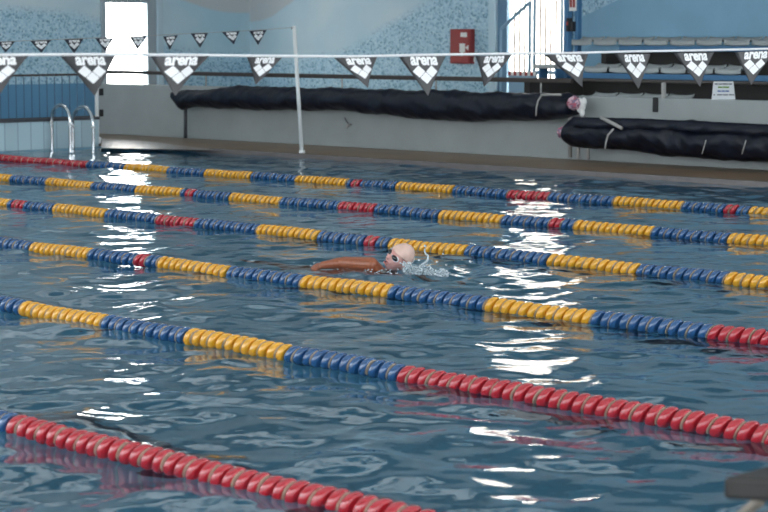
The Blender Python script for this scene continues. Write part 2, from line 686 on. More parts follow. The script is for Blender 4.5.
# ------------------------------------------------------------------ pool ladder
LX = PX0 + 0.12
ld = empty('pool_ladder', (LX, 19.5, 0), 'chrome pool ladder with two looped handrails by the tiled end wall', 'ladder')
o = ld.location


def hoop(xl, xr, ytop):
    a = on_x(xl, 118, LX)              # far leg, beside the wall
    Yk = a.y
    # near leg: same Y plane, read off the ray
    b = on_y(xr, 118, Yk)
    top = on_y((xl + xr) / 2, ytop, Yk).z
    r = (b.x - a.x) / 2
    cx = (a.x + b.x) / 2
    zc = top - r * 1.0
    pts = [(a.x, Yk, -0.9), (a.x, Yk, -0.3), (a.x, Yk, zc * 0.5)]
    for t in range(0, 19):
        th = math.pi * (1 - t / 18)
        pts.append((cx + r * math.cos(th), Yk, zc + r * math.sin(th)))
    pts += [(b.x, Yk, zc * 0.5), (b.x, Yk, -0.3), (b.x, Yk, -0.9)]
    bm = B()
    tube(bm, [Vector(p) - o for p in pts], 0.029, 12)
    obj('handrail_hoop', bm, M_chrome, ld, True)
    bm = B()
    for x in (a.x, b.x):
        tube(bm, [Vector((x, Yk, zc - 0.06)) - o, Vector((x, Yk, zc - 0.02)) - o], 0.03, 12)
    obj('collar', bm, M_pole, ld, True)
    return a.x, b.x, Yk


h1 = hoop(51.5, 70, 105.2)
h2 = hoop(72.5, 93, 107)
for z in (-0.2, -0.45, -0.7):
    bm = B()
    box(bm, h1[1] - 0.05, h1[1] + 0.05, h1[2], h2[2], z - 0.02, z + 0.02, 0.008, o)
    obj('tread', bm, M_chrome, ld)

# ------------------------------------------------------------------ flag pole
pb = on_z(302, 156.2, DECK)
pb.y = PY1 + 0.05
pb.x = on_y(302, 155, pb.y).x
ptp = on_y(294, 26, pb.y)
fp = empty('flag_pole', (pb.x, pb.y, DECK + 0.012), 'slim white pole at far pool edge holding the far pennant line', 'pole')
o = fp.location
bm = B()
tube(bm, [Vector((pb.x, pb.y, DECK + 0.012)) - o, ptp - o], 0.032, 12)
obj('shaft', bm, M_pole, fp, True)
bm = B()
tube(bm, [Vector((0, 0, 0)), Vector((0, 0, 0.05))], 0.05, 14)
obj('socket', bm, M_pole, fp, True)
bm = B()
tube(bm, [on_y(294, 27, pb.y) - o, on_y(292, 28.5, pb.y) - o], 0.02, 8)
obj('hook', bm, M_blackbit, fp, True)

# ------------------------------------------------------------------ pennant lines
M_flag = bpy.data.materials.new('dark grey pennant vinyl')
M_flag.use_nodes = True
g = NG(M_flag)
pb_ = g.nt.nodes['Principled BSDF']
pb_.inputs['Base Color'].default_value = lin(74, 74, 76)
pb_.inputs['Roughness'].default_value = 0.38
trn = g.n('ShaderNodeBsdfTranslucent')
trn.inputs['Color'].default_value = lin(120, 120, 120)
mx = g.n('ShaderNodeMixShader')
mx.inputs[0].default_value = 0.25
g.l(pb_.outputs[0], mx.inputs[1])
g.l(trn.outputs[0], mx.inputs[2])
g.l(mx.outputs[0], g.nt.nodes['Material Output'].inputs['Surface'])
M_flagfar = mat('navy pennant vinyl', lin(34, 40, 56), 0.5)
M_print = mat('white print', lin(252, 252, 252), 0.6)

# lettering outline, once
cu = bpy.data.curves.new('lettering', 'FONT')
cu.body = 'arena'
cu.size = 1.0
cu.offset = 0.04
cu.space_character = 0.98
cu.resolution_u = 3
tmp = bpy.data.objects.new('lettering_source', cu)
link(tmp)
bpy.context.view_layer.update()
dg = bpy.context.evaluated_depsgraph_get()
tm = bpy.data.meshes.new_from_object(tmp.evaluated_get(dg))
LV = np.array([v.co[:2] for v in tm.vertices])
LF = [list(p.vertices) for p in tm.polygons]
bpy.data.objects.remove(tmp)
bpy.data.meshes.remove(tm)
LV = (LV - LV.min(0)) / (LV.max(0) - LV.min(0))


def rsquare(cx, cy, ax, ay, bx, by, n=4, rd=0.22):
    """rounded parallelogram, half axes a and b"""
    out = []
    for sx, sy, t0 in ((1, 1, 0), (-1, 1, 90), (-1, -1, 180), (1, -1, 270)):
        for k in range(n + 1):
            t = math.radians(t0 + 90 * k / n)
            u = sx * (1 - rd) + rd * math.cos(t)
            v = sy * (1 - rd) + rd * math.sin(t)
            out.append((cx + u * ax + v * bx, cy + u * ay + v * by))
    return out


def pennant(parent, Xp, L, R, T, far, bulge):
    """L, R, T: photo corners; the cloth hangs in the plane of its cord"""
    o = parent.location
    pl, pr, pt = on_x(*L, Xp), on_x(*R, Xp), on_x(*T, Xp)

    def P(u, v, off=0.0):
        # u in -1..1 along the top, v 0..1 down to the tip
        q = pl.lerp(pr, (u * (1 - v) + 1) / 2)
        mid = pl.lerp(pr, 0.5)
        q = q + (pt - mid) * v
        b = bulge * (math.sin(1.7 * u + 2.0 * v + bulge * 40) * (1 - v) * 0.8 + v * v * 0.9)
        return Vector((Xp + b + off, q.y, q.z)) - o

    def UV(x, y):
        # flat artwork coords: x in -1..1 of the top edge, y 0..1 down
        return (x / max(0.02, 1 - y), y)
    bm = B()
    n = 10
    rows = []
    for j in range(n + 1):
        v = j / n * 0.985
        rows.append([(bm.verts.new(P(-1 + 2 * i / n, v)), bm.verts.new(P(-1 + 2 * i / n, v, -0.002))) for i in range(n + 1)])
    for j in range(n):
        for i in range(n):
            a, b, c, d = rows[j][i], rows[j][i + 1], rows[j + 1][i + 1], rows[j + 1][i]
            bm.faces.new((a[0], d[0], c[0], b[0]))
            bm.faces.new((a[1], b[1], c[1], d[1]))
        for i in (0, n):
            a, d = rows[j][i], rows[j + 1][i]
            bm.faces.new((a[0], a[1], d[1], d[0]))
    pn = obj('pennant', bm, M_flagfar if far else M_flag, parent, True)
    bm = B()
    x0, x1, y0, y1 = -0.56, 0.58, 0.015, 0.235
    if far:
        y0, y1 = 0.06, 0.24
    vs = []
    for x, y in LV:
        yy = y1 + (y0 - y1) * y
        vs.append(bm.verts.new(P(*UV(x0 + (x1 - x0) * x, yy), 0.004)))
    for f in LF:
        try:
            bm.faces.new([vs[i] for i in f])
        except ValueError:
            pass
    obj('lettering', bm, M_print, pn)
    bm = B()
    for cx, cy in ((-0.275, 0.385), (0.275, 0.385), (0.0, 0.545)):
        pts = rsquare(cx, cy, 0.131, 0.077, -0.131, 0.077)
        bm.faces.new([bm.verts.new(P(*UV(x, y), 0.005)) for x, y in pts])
    obj('emblem', bm, M_print, pn)
    return pn


NEAR = [((-32, 57), (27, 56), (-1, 94)), ((59, 56), (117, 56), (97, 96)), ((153, 56.5), (208, 56), (173, 96)),
        ((246, 57), (284, 57), (257.5, 85)), ((336, 58), (376, 57), (366, 88)), ((399.5, 56), (445, 56), (427, 96)),
        ((474.5, 56), (514, 55), (486, 87)), ((545, 54), (587, 54), (580, 87)), ((613.5, 54), (652, 53.5), (640, 89)),
        ((675, 53), (713, 52.3), (698.5, 87)), ((736, 52), (775, 50), (750, 85)), ((795, 50), (832, 49), (815, 82))]
XN = -7.5
pn = empty('pennant_line', (XN, 7.0, 1.79), 'near white cord of large dark grey pennants crossing the whole view', 'pennant line', 'backstroke pennant lines')
cord = [(-60, 55), (0, 55), (90, 54.5), (180, 55), (262, 56), (356, 56.5), (420, 55), (492, 54), (566, 53.2), (632, 51.5), (694, 50.5), (768, 48.8), (850, 47)]
bm = B()
tube(bm, [Vector((XN, 1.0, 1.81)) - pn.location] + [on_x(x, y, XN) - pn.location for x, y in cord] + [Vector((XN, 16.0, 1.80)) - pn.location, Vector((XN, 21.3, 1.84)) - pn.location], 0.0075, 8)
obj('cord', bm, M_cord, pn, True)
for i, (L, R, T) in enumerate(NEAR):
    pennant(pn, XN, L, R, T, False, (0.012, -0.02, 0.02, -0.014, 0.018, 0.01, -0.016, 0.022, -0.012, 0.015, 0.01, 0.01)[i])

FAR = [((-37, 43), (-18, 42.5), (-27, 54)), ((-3, 42), (15.5, 41.2), (6, 52.5)), ((30.5, 41), (51, 40), (41, 53)), ((64, 39.5), (84, 38.5), (74.5, 53.5)),
       ((95.5, 38.3), (114, 37.8), (105, 51.5)), ((129, 37), (147.5, 36), (138, 50)), ((163.5, 36.5), (177.5, 35), (169.5, 50)),
       ((190.5, 33.5), (208.5, 33), (200.5, 48)), ((222, 32), (239.5, 31), (233.5, 44.5)), ((249, 31), (267, 30), (258.5, 45))]
XF = pb.x
pf = empty('pennant_line', (XF, 16, 1.9), 'far thin line of small navy pennants rising to the white pole', 'pennant line', 'backstroke pennant lines')
bm = B()
tube(bm, [on_x(x, y, XF) - pf.location for x, y in ((-60, 43), (5, 41.6), (74, 38.8), (138, 36.2), (200, 33), (258, 30.2), (293.6, 27.4))], 0.005, 6)
obj('cord', bm, M_strap, pf, True)
for i, (L, R, T) in enumerate(FAR):
    pennant(pf, XF, L, R, T, True, 0.01 * (-1) ** i)

# ------------------------------------------------------------------ covered rolls along the parapet
def roll(name, label, x0, x1, top, bot, Yc, depth, n=240):
    """black covered roll between photo columns; top/bot: photo outline (x, y) pairs"""
    txs, tys = zip(*top)
    bxs, bys = zip(*bot)
    c = on_y((x0 + x1) / 2, 110, Yc)
    r = empty(name, (c.x, Yc, DECK), label, 'covered roll', 'black covered rolls')
    o = r.location
    bm = B()
    seg = 22
    rings = []
    for i in range(n + 1):
        x = x0 + (x1 - x0) * i / n
        yt, yb = np.interp(x, txs, tys), np.interp(x, bxs, bys)
        a, b = on_y(x, yt, Yc), on_y(x, yb, Yc)
        zc, hz_ = (a.z + b.z) / 2, (a.z - b.z) / 2
        e = min(1.0, 0.84 + min(i, n - i) * 0.04)
        ring = []
        for k in range(seg):
            t = 2 * math.pi * k / seg
            w = 1 + 0.02 * math.sin(4 * t + a.x * 19.0) + 0.02 * math.sin(6 * t - a.x * 27.0) + 0.05 * math.sin(3 * t + a.x * 5.1) + 0.035 * math.sin(5 * t - a.x * 8.3) + 0.03 * math.sin(2 * t + a.x * 2.7)
            ring.append(bm.verts.new(Vector((a.x, Yc + depth * e * w * math.cos(t), zc + hz_ * e * w * math.sin(t))) - o))
        rings.append(ring)
    for q, s in zip(rings, rings[1:]):
        for k in range(seg):
            bm.faces.new((q[k], q[(k + 1) % seg], s[(k + 1) % seg], s[k]))
    bm.faces.new(rings[0][::-1])
    bm.faces.new(rings[-1])
    bmesh.ops.recalc_face_normals(bm, faces=bm.faces)
    obj('tarpaulin', bm, M_black, r, True)
    return r


def pxtube(name, pts, Yv, rad, m, parent, seg=8):
    bm = B()
    tube(bm, [on_y(x, y, Yv) - parent.location for x, y in pts], rad, seg)
    return obj(name, bm, m, parent, True)


M_bundle = mat('pink and white bundle', lin(196, 130, 138), 0.6)
g = NG(M_bundle)
tc = g.n('ShaderNodeTexCoord')
vo = g.n('ShaderNodeTexVoronoi')
vo.inputs['Scale'].default_value = 42
g.l(tc.outputs['Object'], vo.inputs['Vector'])
sc = g.n('ShaderNodeSeparateColor')
g.l(vo.outputs['Color'], sc.inputs[0])
cr = g.n('ShaderNodeValToRGB')
cr.color_ramp.interpolation = 'CONSTANT'
e = cr.color_ramp.elements
e[0].position, e[0].color = 0, lin(176, 84, 104)
e[1].position, e[1].color = 0.3, lin(214, 176, 186)
q = e.new(0.7)
q.color = lin(130, 116, 140)
g.l(sc.outputs[0], cr.inputs['Fac'])
g.l(cr.outputs['Color'], g.nt.nodes['Principled BSDF'].inputs['Base Color'])


def bundle(parent, x, y, Yv, r):
    c = on_y(x, y, Yv) - parent.location
    bm = B()
    ball(bm, c, r, 3, (1.0, 0.9, 1.0))
    for v in bm.verts:
        d = v.co - c
        v.co = c + d * (1 + 0.12 * math.sin(d.x * 70 + 1) * math.sin(d.z * 60 + 2))
    obj('rolled_end', bm, M_bundle, parent, True)


r1 = roll('covered_roll', 'long black tarpaulin roll on the parapet behind the flag pole', 178, 574,
          ((178, 90), (205, 90), (228, 87), (240, 86), (300, 87.5), (380, 89), (450, 91), (520, 92.5), (574, 94)),
          ((178, 100), (186, 110), (195, 107), (240, 109), (300, 110.5), (345, 110), (400, 117), (450, 120.5), (510, 121), (560, 119), (574, 117)),
          22.98, 0.24)
for x, yb, mm in ((185.5, 138, M_ledge), (570, 157.5, M_strap)):
    pxtube('stand_post', [(x, 106), (x, yb)], 23.08, 0.032, mm, r1)
bundle(r1, 574, 103, 22.85, 0.105)
pxtube('strap', [(541, 95), (550, 94.6), (561, 94.8)], 22.76, 0.018, M_strap, r1)
pxtube('tie_cord', [(541, 96), (538, 101), (536.5, 107), (536, 116)], 22.70, 0.012, M_strap, r1)
bm = B()
for t in range(7):
    x, y = 582 + random.uniform(-3.5, 5), 107 + random.uniform(-6, 8)
    c = on_y(x, y, 22.9) - r1.location
    ball(bm, c, 0.055, 2, (0.8, 0.6, 1.3))
obj('knotted_cloth', bm, M_white, r1, True)

r2 = roll('covered_roll', 'lower black tarpaulin roll at right, below the white paper notice', 571, 800,
          ((566, 121), (575, 117.5), (640, 119), (700, 122), (768, 125), (800, 126.5)),
          ((566, 142), (572, 146), (620, 150), (700, 158), (768, 162.5), (800, 165)), 22.85, 0.3)
# folded flap lying over the roll
bm = B()
for side in (0, 1):
    pass
n = 60
top, low = [], []
for i in range(n + 1):
    x = 573 + (800 - 573) * i / n
    yt = np.interp(x, (573, 640, 768, 800), (117, 118.5, 124.3, 126))
    yb = np.interp(x, (573, 640, 768, 800), (127, 128.5, 135.5, 137)) + 0.6 * math.sin(x * 0.11)
    yv = 22.54 + 0.02 * math.sin(x * 0.2)
    top.append((on_y(x, yt, yv + 0.10), on_y(x, yt, yv + 0.16)))
    low.append((on_y(x, yb, yv), on_y(x, yb, yv + 0.06)))
o = r2.location
tv = [[bm.verts.new(p - o) for p in t] for t in top]
lv = [[bm.verts.new(p - o) for p in t] for t in low]
for i in range(n):
    bm.faces.new((tv[i][0], lv[i][0], lv[i + 1][0], tv[i + 1][0]))
    bm.faces.new((lv[i][0], lv[i][1], lv[i + 1][1], lv[i + 1][0]))
    bm.faces.new((tv[i][1], tv[i][0], tv[i + 1][0], tv[i + 1][1]))
    bm.faces.new((lv[i][1], tv[i][1], tv[i + 1][1], lv[i + 1][1]))
obj('folded_flap', bm, M_black, r2, True)
for x, yb in ((578, 159), (588, 159.5), (790, 171)):
    pxtube('stand_post', [(x, 140), (x, yb)], 22.95, 0.03, M_strap, r2)
bundle(r2, 562.5, 132.5, 22.62, 0.085)
pxtube('strap', [(601, 117.5), (611, 122.5), (622, 128.5)], 22.50, 0.026, M_strap, r2)
pxtube('tie_cord', [(613.5, 129), (608, 135), (606, 142), (605, 149)], 22.44, 0.014, M_strap, r2)
for x in (704, 744):
    pxtube('tie_cord', [(x + 2, 140), (x, 147), (x - 2, 154)], 22.5, 0.007, M_strap, r2, 6)

# small hose tap on the parapet face
tp = on_y(351, 126, 23.25)
t = empty('wall_tap', (tp.x, 23.25, tp.z), 'small pale tap on the grey parapet right of the pole', 'tap')
bm = B()
tube(bm, [(0, 0, 0.02), (0, -0.07, 0.02), (0, -0.1, -0.03)], 0.022, 10)
obj('spout', bm, M_strap, t, True)
bm = B()
tube(bm, [(-0.12, -0.03, 0.14), (-0.06, -0.05, 0.08), (0.0, -0.06, 0.04)], 0.008, 8)
obj('lever', bm, M_ledge, t, True)

# ------------------------------------------------------------------ stands
SE = 1.0
st = empty('grandstand', (SX0 + 3, 25.5, 0.45), 'blue steel spectator stand with dark risers behind the right parapet', 'stand')
o = st.location
rows = [  # Y front, seat pixel top (left), seat pixel bottom, name
    ('lower', 24.0, 98.0, 102.5, 5, 'bottom'),
    ('middle', 25.2, 63.5, 72.5, 8, 'middle'),
    ('upper', 26.4, 36.5, 45, 11, 'top'),
]
zs = []
for nm, Yr, yt, yb, cnt, word in rows:
    zt_, zb_ = on_y(620, yt, Yr).z, on_y(620, yb, Yr).z
    zs.append((Yr, zt_, zb_))
xr = 1.5
for i, (Yr, zt_, zb_) in enumerate(zs):
    yn = zs[i + 1][0] if i + 1 < len(zs) else bw_y
    bm = B()
    box(bm, SX0 + 0.1, xr, Yr + 0.12, yn + 0.1, 0.45, zb_ - 0.10, 0, o)
    obj('riser', bm, M_dark, st)
    bm = B()
    box(bm, SX0, xr, Yr - 0.04, Yr + 0.16, zb_ - 0.10, zb_ - 0.015, 0.008, o)
    obj('beam', bm, M_bluebeam, st)
bm = B()
p = on_y(567, 50, 25.6)
box(bm, SX0 - 0.02, SX0 + 0.1, 24.0, bw_y, 0.45, zs[1][2] - 0.1, 0, o)
box(bm, SX0 + 0.0, SX0 + 0.1, 25.9, bw_y, 0.45, zs[2][2] - 0.1, 0, o)
obj('side_panel', bm, M_dark, st)
bm = B()
c = on_y(567.5, 40, 26.0)
box(bm, c.x - 0.05, c.x + 0.05, 25.95, 26.05, 0.45, 4.2, 0.006, o)
c2 = on_y(578, 40, 26.9)
box(bm, c2.x - 0.04, c2.x + 0.04, 26.85, 26.95, 0.45, 4.2, 0.006, o)
obj('upright', bm, M_bluebeam, st)
bm = B()
a, b = on_y(580, 80, 24.3), on_y(800, 84, 24.3)
tube(bm, [Vector((a.x, 24.3, a.z)) - o, Vector((1.0, 24.3, a.z)) - o], 0.025, 8)
obj('foot_rail', bm, mat('taupe rail', lin(92, 86, 82), 0.5), st, True)

ORD = ['leftmost', 'second', 'third', 'fourth', 'fifth', 'sixth', 'seventh', 'eighth', 'ninth', 'tenth', 'eleventh', 'twelfth']


def seat_mesh():
    bm = B()
    # shallow bucket: pan, turned-down front lip and low rounded back
    prof = [(-0.03, -0.072), (-0.03, -0.04), (-0.022, -0.008), (0.01, 0.0), (0.12, -0.01), (0.24, -0.006), (0.31, 0.022), (0.335, 0.05)]
    n = 10
    up, lo = [], []
    for y, z in prof:
        row, row2 = [], []
        for i in range(n + 1):
            u = -1 + 2 * i / n
            k = 0.02 * abs(u) ** 3
            cut = 0.03 * max(0.0, abs(u) - 0.75) / 0.25 if z > 0.05 else 0
            row.append(bm.verts.new((u * 0.245, y, z + k - cut)))
            row2.append(bm.verts.new((u * 0.245, y + 0.004, z + k - cut - 0.014)))
        up.append(row)
        lo.append(row2)
    m = len(prof)
    for j in range(m - 1):
        for i in range(n):
            bm.faces.new((up[j][i], up[j][i + 1], up[j + 1][i + 1], up[j + 1][i]))
            bm.faces.new((lo[j][i], lo[j + 1][i], lo[j + 1][i + 1], lo[j][i + 1]))
    for i in range(n):
        bm.faces.new((up[0][i], lo[0][i], lo[0][i + 1], up[0][i + 1]))
        bm.faces.new((up[-1][i], up[-1][i + 1], lo[-1][i + 1], lo[-1][i]))
    for j in range(m - 1):
        bm.faces.new((up[j][0], up[j + 1][0], lo[j + 1][0], lo[j][0]))
        bm.faces.new((up[j][n], lo[j][n], lo[j + 1][n], up[j + 1][n]))
    bmesh.ops.recalc_face_normals(bm, faces=bm.faces)
    return bm


seat_src = None
STARTS = {'bottom': (580, 24.5, 4), 'middle': (583, 25.0, 6), 'top': (568, 24.3, 9)}
for (nm, Yr, yt, yb, cnt, word), (Y_, zt_, zb_) in zip(rows, zs):
    x0, dx, cnt = STARTS[word]
    pitch = on_y(x0 + dx, 60, Yr).x - on_y(x0, 60, Yr).x
    xs0 = on_y(x0, 60, Yr).x + pitch / 2
    for k in range(cnt):
        if word == 'bottom' and k in (4,):
            pass
        if seat_src is None:
            s = obj('stand_seat', seat_mesh(), M_seat, None, True)
            seat_src = s
        else:
            s = seat_src.copy()
            link(s)
        s.location = (xs0 + pitch * k, Yr + 0.03, zb_ + 0.075)
        s.scale = (min(1.0, pitch * 0.92 / 0.49), 1.0, 1.0)
        tag(s, '%s grey plastic seat from the left in the %s row of the stand' % (ORD[k], word), 'seat', 'grey seats in the stand')

# stair railing and steps in front of the bright window
YR = 26.6
sr = empty('stair_railing', (on_y(515, 75, YR).x, YR, 0.45), 'blue metal stair railing sloping up in front of the bright window', 'stair railing')
o = sr.location
M_bluerail = mat('blue rail paint', lin(140, 174, 198), 0.45)


def sq(name, a, b, w, parent, m):
    bm = B()
    tube(bm, [a - parent.location, b - parent.location], w, 4)
    return obj(name, bm, m, parent)


A0, A1 = on_y(501, 29, YR), on_y(530, 2, YR)
sq('handrail', A0, A1, 0.035, sr, M_bluerail)
sq('post', A0, Vector((A0.x, YR, 0.45)), 0.028, sr, M_bluerail)
sq('post', A1, Vector((A1.x, YR, 0.45)), 0.04, sr, M_bluerail)
A2 = on_y(534.5, -30, YR)
sq('tall_post', A2, Vector((A2.x, YR, 0.45)), 0.03, sr, M_bluerail)
A3 = on_y(562.5, -30, YR)
sq('tall_post', A3, Vector((A3.x, YR, 0.45)), 0.03, sr, M_bluerail)
bm = B()
a, b = on_y(535, 74, YR), on_y(562, 62, YR)
box(bm, a.x, b.x, YR - 0.03, YR + 0.03, a.z, on_y(535, 70.5, YR).z, 0.005, o)
obj('low_bar', bm, M_bluerail, sr)
# striped step
a, b = on_y(508.5, 75.5, YR - 0.1), on_y(536, 71.8, YR - 0.1)
sp_ = empty('stair_step', (a.x, YR - 0.1, a.z), 'white step edge with red stripes at foot of stair railing', 'step')
o = sp_.location
bm = B()
box(bm, a.x, b.x, YR - 0.1, YR - 0.06, 0.45, b.z, 0.005, o)
obj('tread', bm, M_bluerail, sp_)
nst = 10
bmr, bmw = B(), B()
for k in range(nst):
    xa = a.x + (b.x - a.x) * k / nst
    xb = a.x + (b.x - a.x) * (k + (0.62 if k % 2 == 0 else 1)) / nst
    box(bmr if k % 2 == 0 else bmw, xa, a.x + (b.x - a.x) * (k + 1) / nst, YR - 0.108, YR - 0.1, a.z, b.z, 0, o)
obj('red_stripes', bmr, M_red, sp_)
obj('white_stripes', bmw, M_white, sp_)

# pale box seat beside the striped step
a, b = on_y(535, 70, 25.6), on_y(556, 64.5, 25.6)
bx = empty('side_bench', (a.x, 25.6, 0.45), 'short grey bench between the stair railing and the stand', 'bench')
o = bx.location
bm = B()
box(bm, a.x, b.x, 25.55, 25.95, b.z - 0.07, b.z, 0.02, o)
obj('seat', bm, M_seat, bx)
for xx in (a.x + 0.05, b.x - 0.05):
    bm = B()
    box(bm, xx - 0.02, xx + 0.02, 25.65, 25.85, 0.45, b.z - 0.07, 0, o)
    obj('leg', bm, M_bluebeam, bx)

# things on the stand's end upright
c = on_y(573, 5, 26.0)
a, b = on_y(569.5, 11, 25.94), on_y(576.5, -4, 25.94)
s = empty('wall_sign', (a.x, 25.94, a.z), 'small white sign with red panels on the blue upright', 'sign')
bm = B()
box(bm, a.x, b.x, 25.93, 25.95, a.z, b.z, 0.003, s.location)
obj('board', bm, M_white, s)
bm = B()
for q in range(2):
    xa = a.x + (b.x - a.x) * (0.12 + 0.45 * q)
    box(bm, xa, xa + (b.x - a.x) * 0.3, 25.922, 25.93, a.z + 0.06, b.z - 0.03, 0, s.location)
obj('red_panel', bm, M_red, s)
a, b = on_y(568.5, 31.5, 25.92), on_y(575, 18, 25.92)
s = empty('control_box', (a.x, 25.92, a.z), 'black control box with red light on the blue upright', 'control box')
bm = B()
box(bm, a.x, a.x + (b.x - a.x) * 0.45, 25.85, 25.95, a.z, b.z, 0.008, s.location)
box(bm, a.x + (b.x - a.x) * 0.55, b.x, 25.85, 25.95, a.z, b.z - 0.06, 0.008, s.location)
obj('casing', bm, M_blackbit, s)
bm = B()
box(bm, a.x + 0.01, a.x + 0.05, 25.84, 25.85, b.z - 0.12, b.z - 0.06, 0, s.location)
obj('red_light', bm, M_red, s)

# post and dark strap on the right parapet
p = on_y(658, 90, 23.2)
s = empty('parapet_post', (p.x, 23.3, 1.0), 'short pale post with black strap hung over the right parapet', 'post')
o = s.location
bm = B()
box(bm, p.x - 0.018, p.x + 0.024, 23.3, 23.36, 1.0, on_y(658, 82.5, 23.3).z, 0.004, o)
obj('post', bm, M_strap, s)
q0, q1 = on_y(656.5, 98, 23.24), on_y(655, 112, 23.24)
bm = B()
box(bm, q1.x - 0.035, q1.x + 0.05, 23.225, 23.25, q1.z, 1.01, 0.004, o)
obj('strap', bm, M_blackbit, s)

# paper notice standing on the parapet
Q = [on_y(x, y, 23.28) for x, y in ((711.5, 100), (735, 100), (733, 82), (713.5, 82))]
pw = empty('paper_notice', ((Q[0].x + Q[1].x) / 2, 23.28, Q[0].z), 'white paper notice with a green line standing on right parapet', 'notice')
o = pw.location
o.z = 1.0
dz = 1.0 - Q[0].z
Q = [p + Vector((0, 0, dz)) for p in Q]
bm = B()
v = [bm.verts.new(p - o) for p in Q]
v2 = [bm.verts.new(p - o + Vector((0, 0.01, 0))) for p in Q]
bm.faces.new(v)
bm.faces.new(v2[::-1])
for i in range(4):
    bm.faces.new((v[i], v2[i], v2[(i + 1) % 4], v[(i + 1) % 4]))
bmesh.ops.recalc_face_normals(bm, faces=bm.faces)
obj('sheet', bm, M_paper, pw)


def dashes(name, y, hpx, spans, m):
    bm = B()
    for x0, x1 in spans:
        a, b = on_y(x0, y + hpx / 2, 23.274), on_y(x1, y - hpx / 2, 23.274)
        quad(bm, Vector((a.x, 23.274, a.z + dz)) - o, Vector((b.x, 23.274, a.z + dz)) - o, Vector((b.x, 23.274, b.z + dz)) - o, Vector((a.x, 23.274, b.z + dz)) - o)
    obj(name, bm, m, pw)


dashes('printed_line', 84.5, 1.2, ((714.5, 718), (718.6, 722), (722.6, 728), (728.5, 732)), M_ink)
dashes('green_line', 87.7, 1.4, ((718, 722.5), (723, 729)), M_green)
dashes('blue_line', 91.6, 1.3, ((717.5, 721), (721.5, 725), (725.4, 729)), M_blueink)
dashes('printed_line', 95.3, 1.0, ((713.5, 715), (717, 722), (723, 728), (729, 734)), M_ink)

# ------------------------------------------------------------------ lane ropes
ROPES = [
    ([(0, 158.5), (88, 164), (192, 172), (384, 185.5), (576, 198), (768, 212)],
     'R88 B126 Y167 B207 Y252 B297 Y347 B353 R363 B396 Y452.5 B508 R548 B612 Y681 B727 R740 B753 Y830 B900',
     'farthest lane rope, red at its left end by the chrome ladder'),
    ([(0, 177.5), (192, 194), (384, 210), (512, 221.5), (768, 240)],
     'Y10 B48 Y92 B134 Y182 B188 R197 B230 Y283 B338 R378 B438.5 Y505 B550 R563 B575 Y652.5 B734 Y820 B900',
     'second farthest lane rope, blue and yellow with a red stretch at its middle'),
    ([(0, 204), (107, 212.5), (160, 219), (256, 230), (384, 242), (467, 250.7), (512, 256.7), (640, 271.5), (768, 281.5)],
     'Y10 B15 R26 B57 Y107 B160 R198 B257 Y322 B366 R378 B391 Y468 B546 Y637 B730 Y820 B900',
     'lane rope passing right behind the swimmer in pale cap'),
    ([(0, 242.5), (134, 260.5), (256, 275), (384, 291), (512, 308), (640, 324), (768, 339)],
     'B32 Y93 B134 R149 B158 Y231 B306 Y394 B486 Y592 B707 R900',
     'lane rope right in front of the swimmer, red only at right end'),
    ([(0, 304.5), (104, 322.5), (190, 336.5), (256, 348), (384, 370), (512, 391), (640, 413.5), (768, 437)],
     'B24 Y104 B190 Y292 B398 R900',
     'second nearest lane rope, yellow and blue then all red at right'),
    ([(0, 420), (85, 445), (170, 465), (256, 485), (384, 510)],
     'B12 R900',
     'nearest lane rope, almost all red, crossing the lower left corner'),
]
PITCH = 0.0785
RAD = 0.058


def float_mesh(color, collar):
    """one float: leaning lens-shaped disc on a hub; every second one has a cream collar"""
    bm = B()
    prof = [(-0.037, 0.014), (-0.037, 0.032), (-0.034, 0.044), (-0.027, 0.0525), (-0.015, 0.0575), (0.0, RAD), (0.013, 0.0575),
            (0.023, 0.0525), (0.0285, 0.044), (0.029, 0.034), (0.034, 0.026), (0.037, 0.014)]
    seg = 24
    rings = []
    for x, r in prof:
        ring = []
        for k in range(seg):
            t = 2 * math.pi * k / seg
            rr = r * (1 + (0.02 * math.sin(12 * t) if r > 0.05 else 0))
            y, z = rr * math.cos(t), rr * math.sin(t)
            ring.append(bm.verts.new((x + 0.50 * z - 0.12 * y, y, z)))
        rings.append(ring)
    for q, s in zip(rings, rings[1:]):
        for k in range(seg):
            bm.faces.new((q[k], q[(k + 1) % seg], s[(k + 1) % seg], s[k]))
    bm.faces.new(rings[0][::-1])
    bm.faces.new(rings[-1])
    if collar:
        cr_ = []
        for x, r in ((0.029, 0.02), (0.029, 0.046), (0.0345, 0.046), (0.0345, 0.02)):
            cr_.append([bm.verts.new((x + 0.50 * r * math.sin(t) - 0.12 * r * math.cos(t), r * math.cos(t), r * math.sin(t)))
                        for t in (2 * math.pi * k / seg for k in range(seg))])
        for q, s in zip(cr_, cr_[1:]):
            for k in range(seg):
                f = bm.faces.new((q[k], q[(k + 1) % seg], s[(k + 1) % seg], s[k]))
                f.material_index = 1
    bmesh.ops.recalc_face_normals(bm, faces=bm.faces)
    for f in bm.faces:
        f.smooth = True
    me = bpy.data.meshes.new({'Y': 'yellow_float', 'B': 'blue_float', 'R': 'red_float'}[color])
    bm.to_mesh(me)
    bm.free()
    me.materials.append(FLOAT[color])
    me.materials.append(FLOAT['C'])
    return me


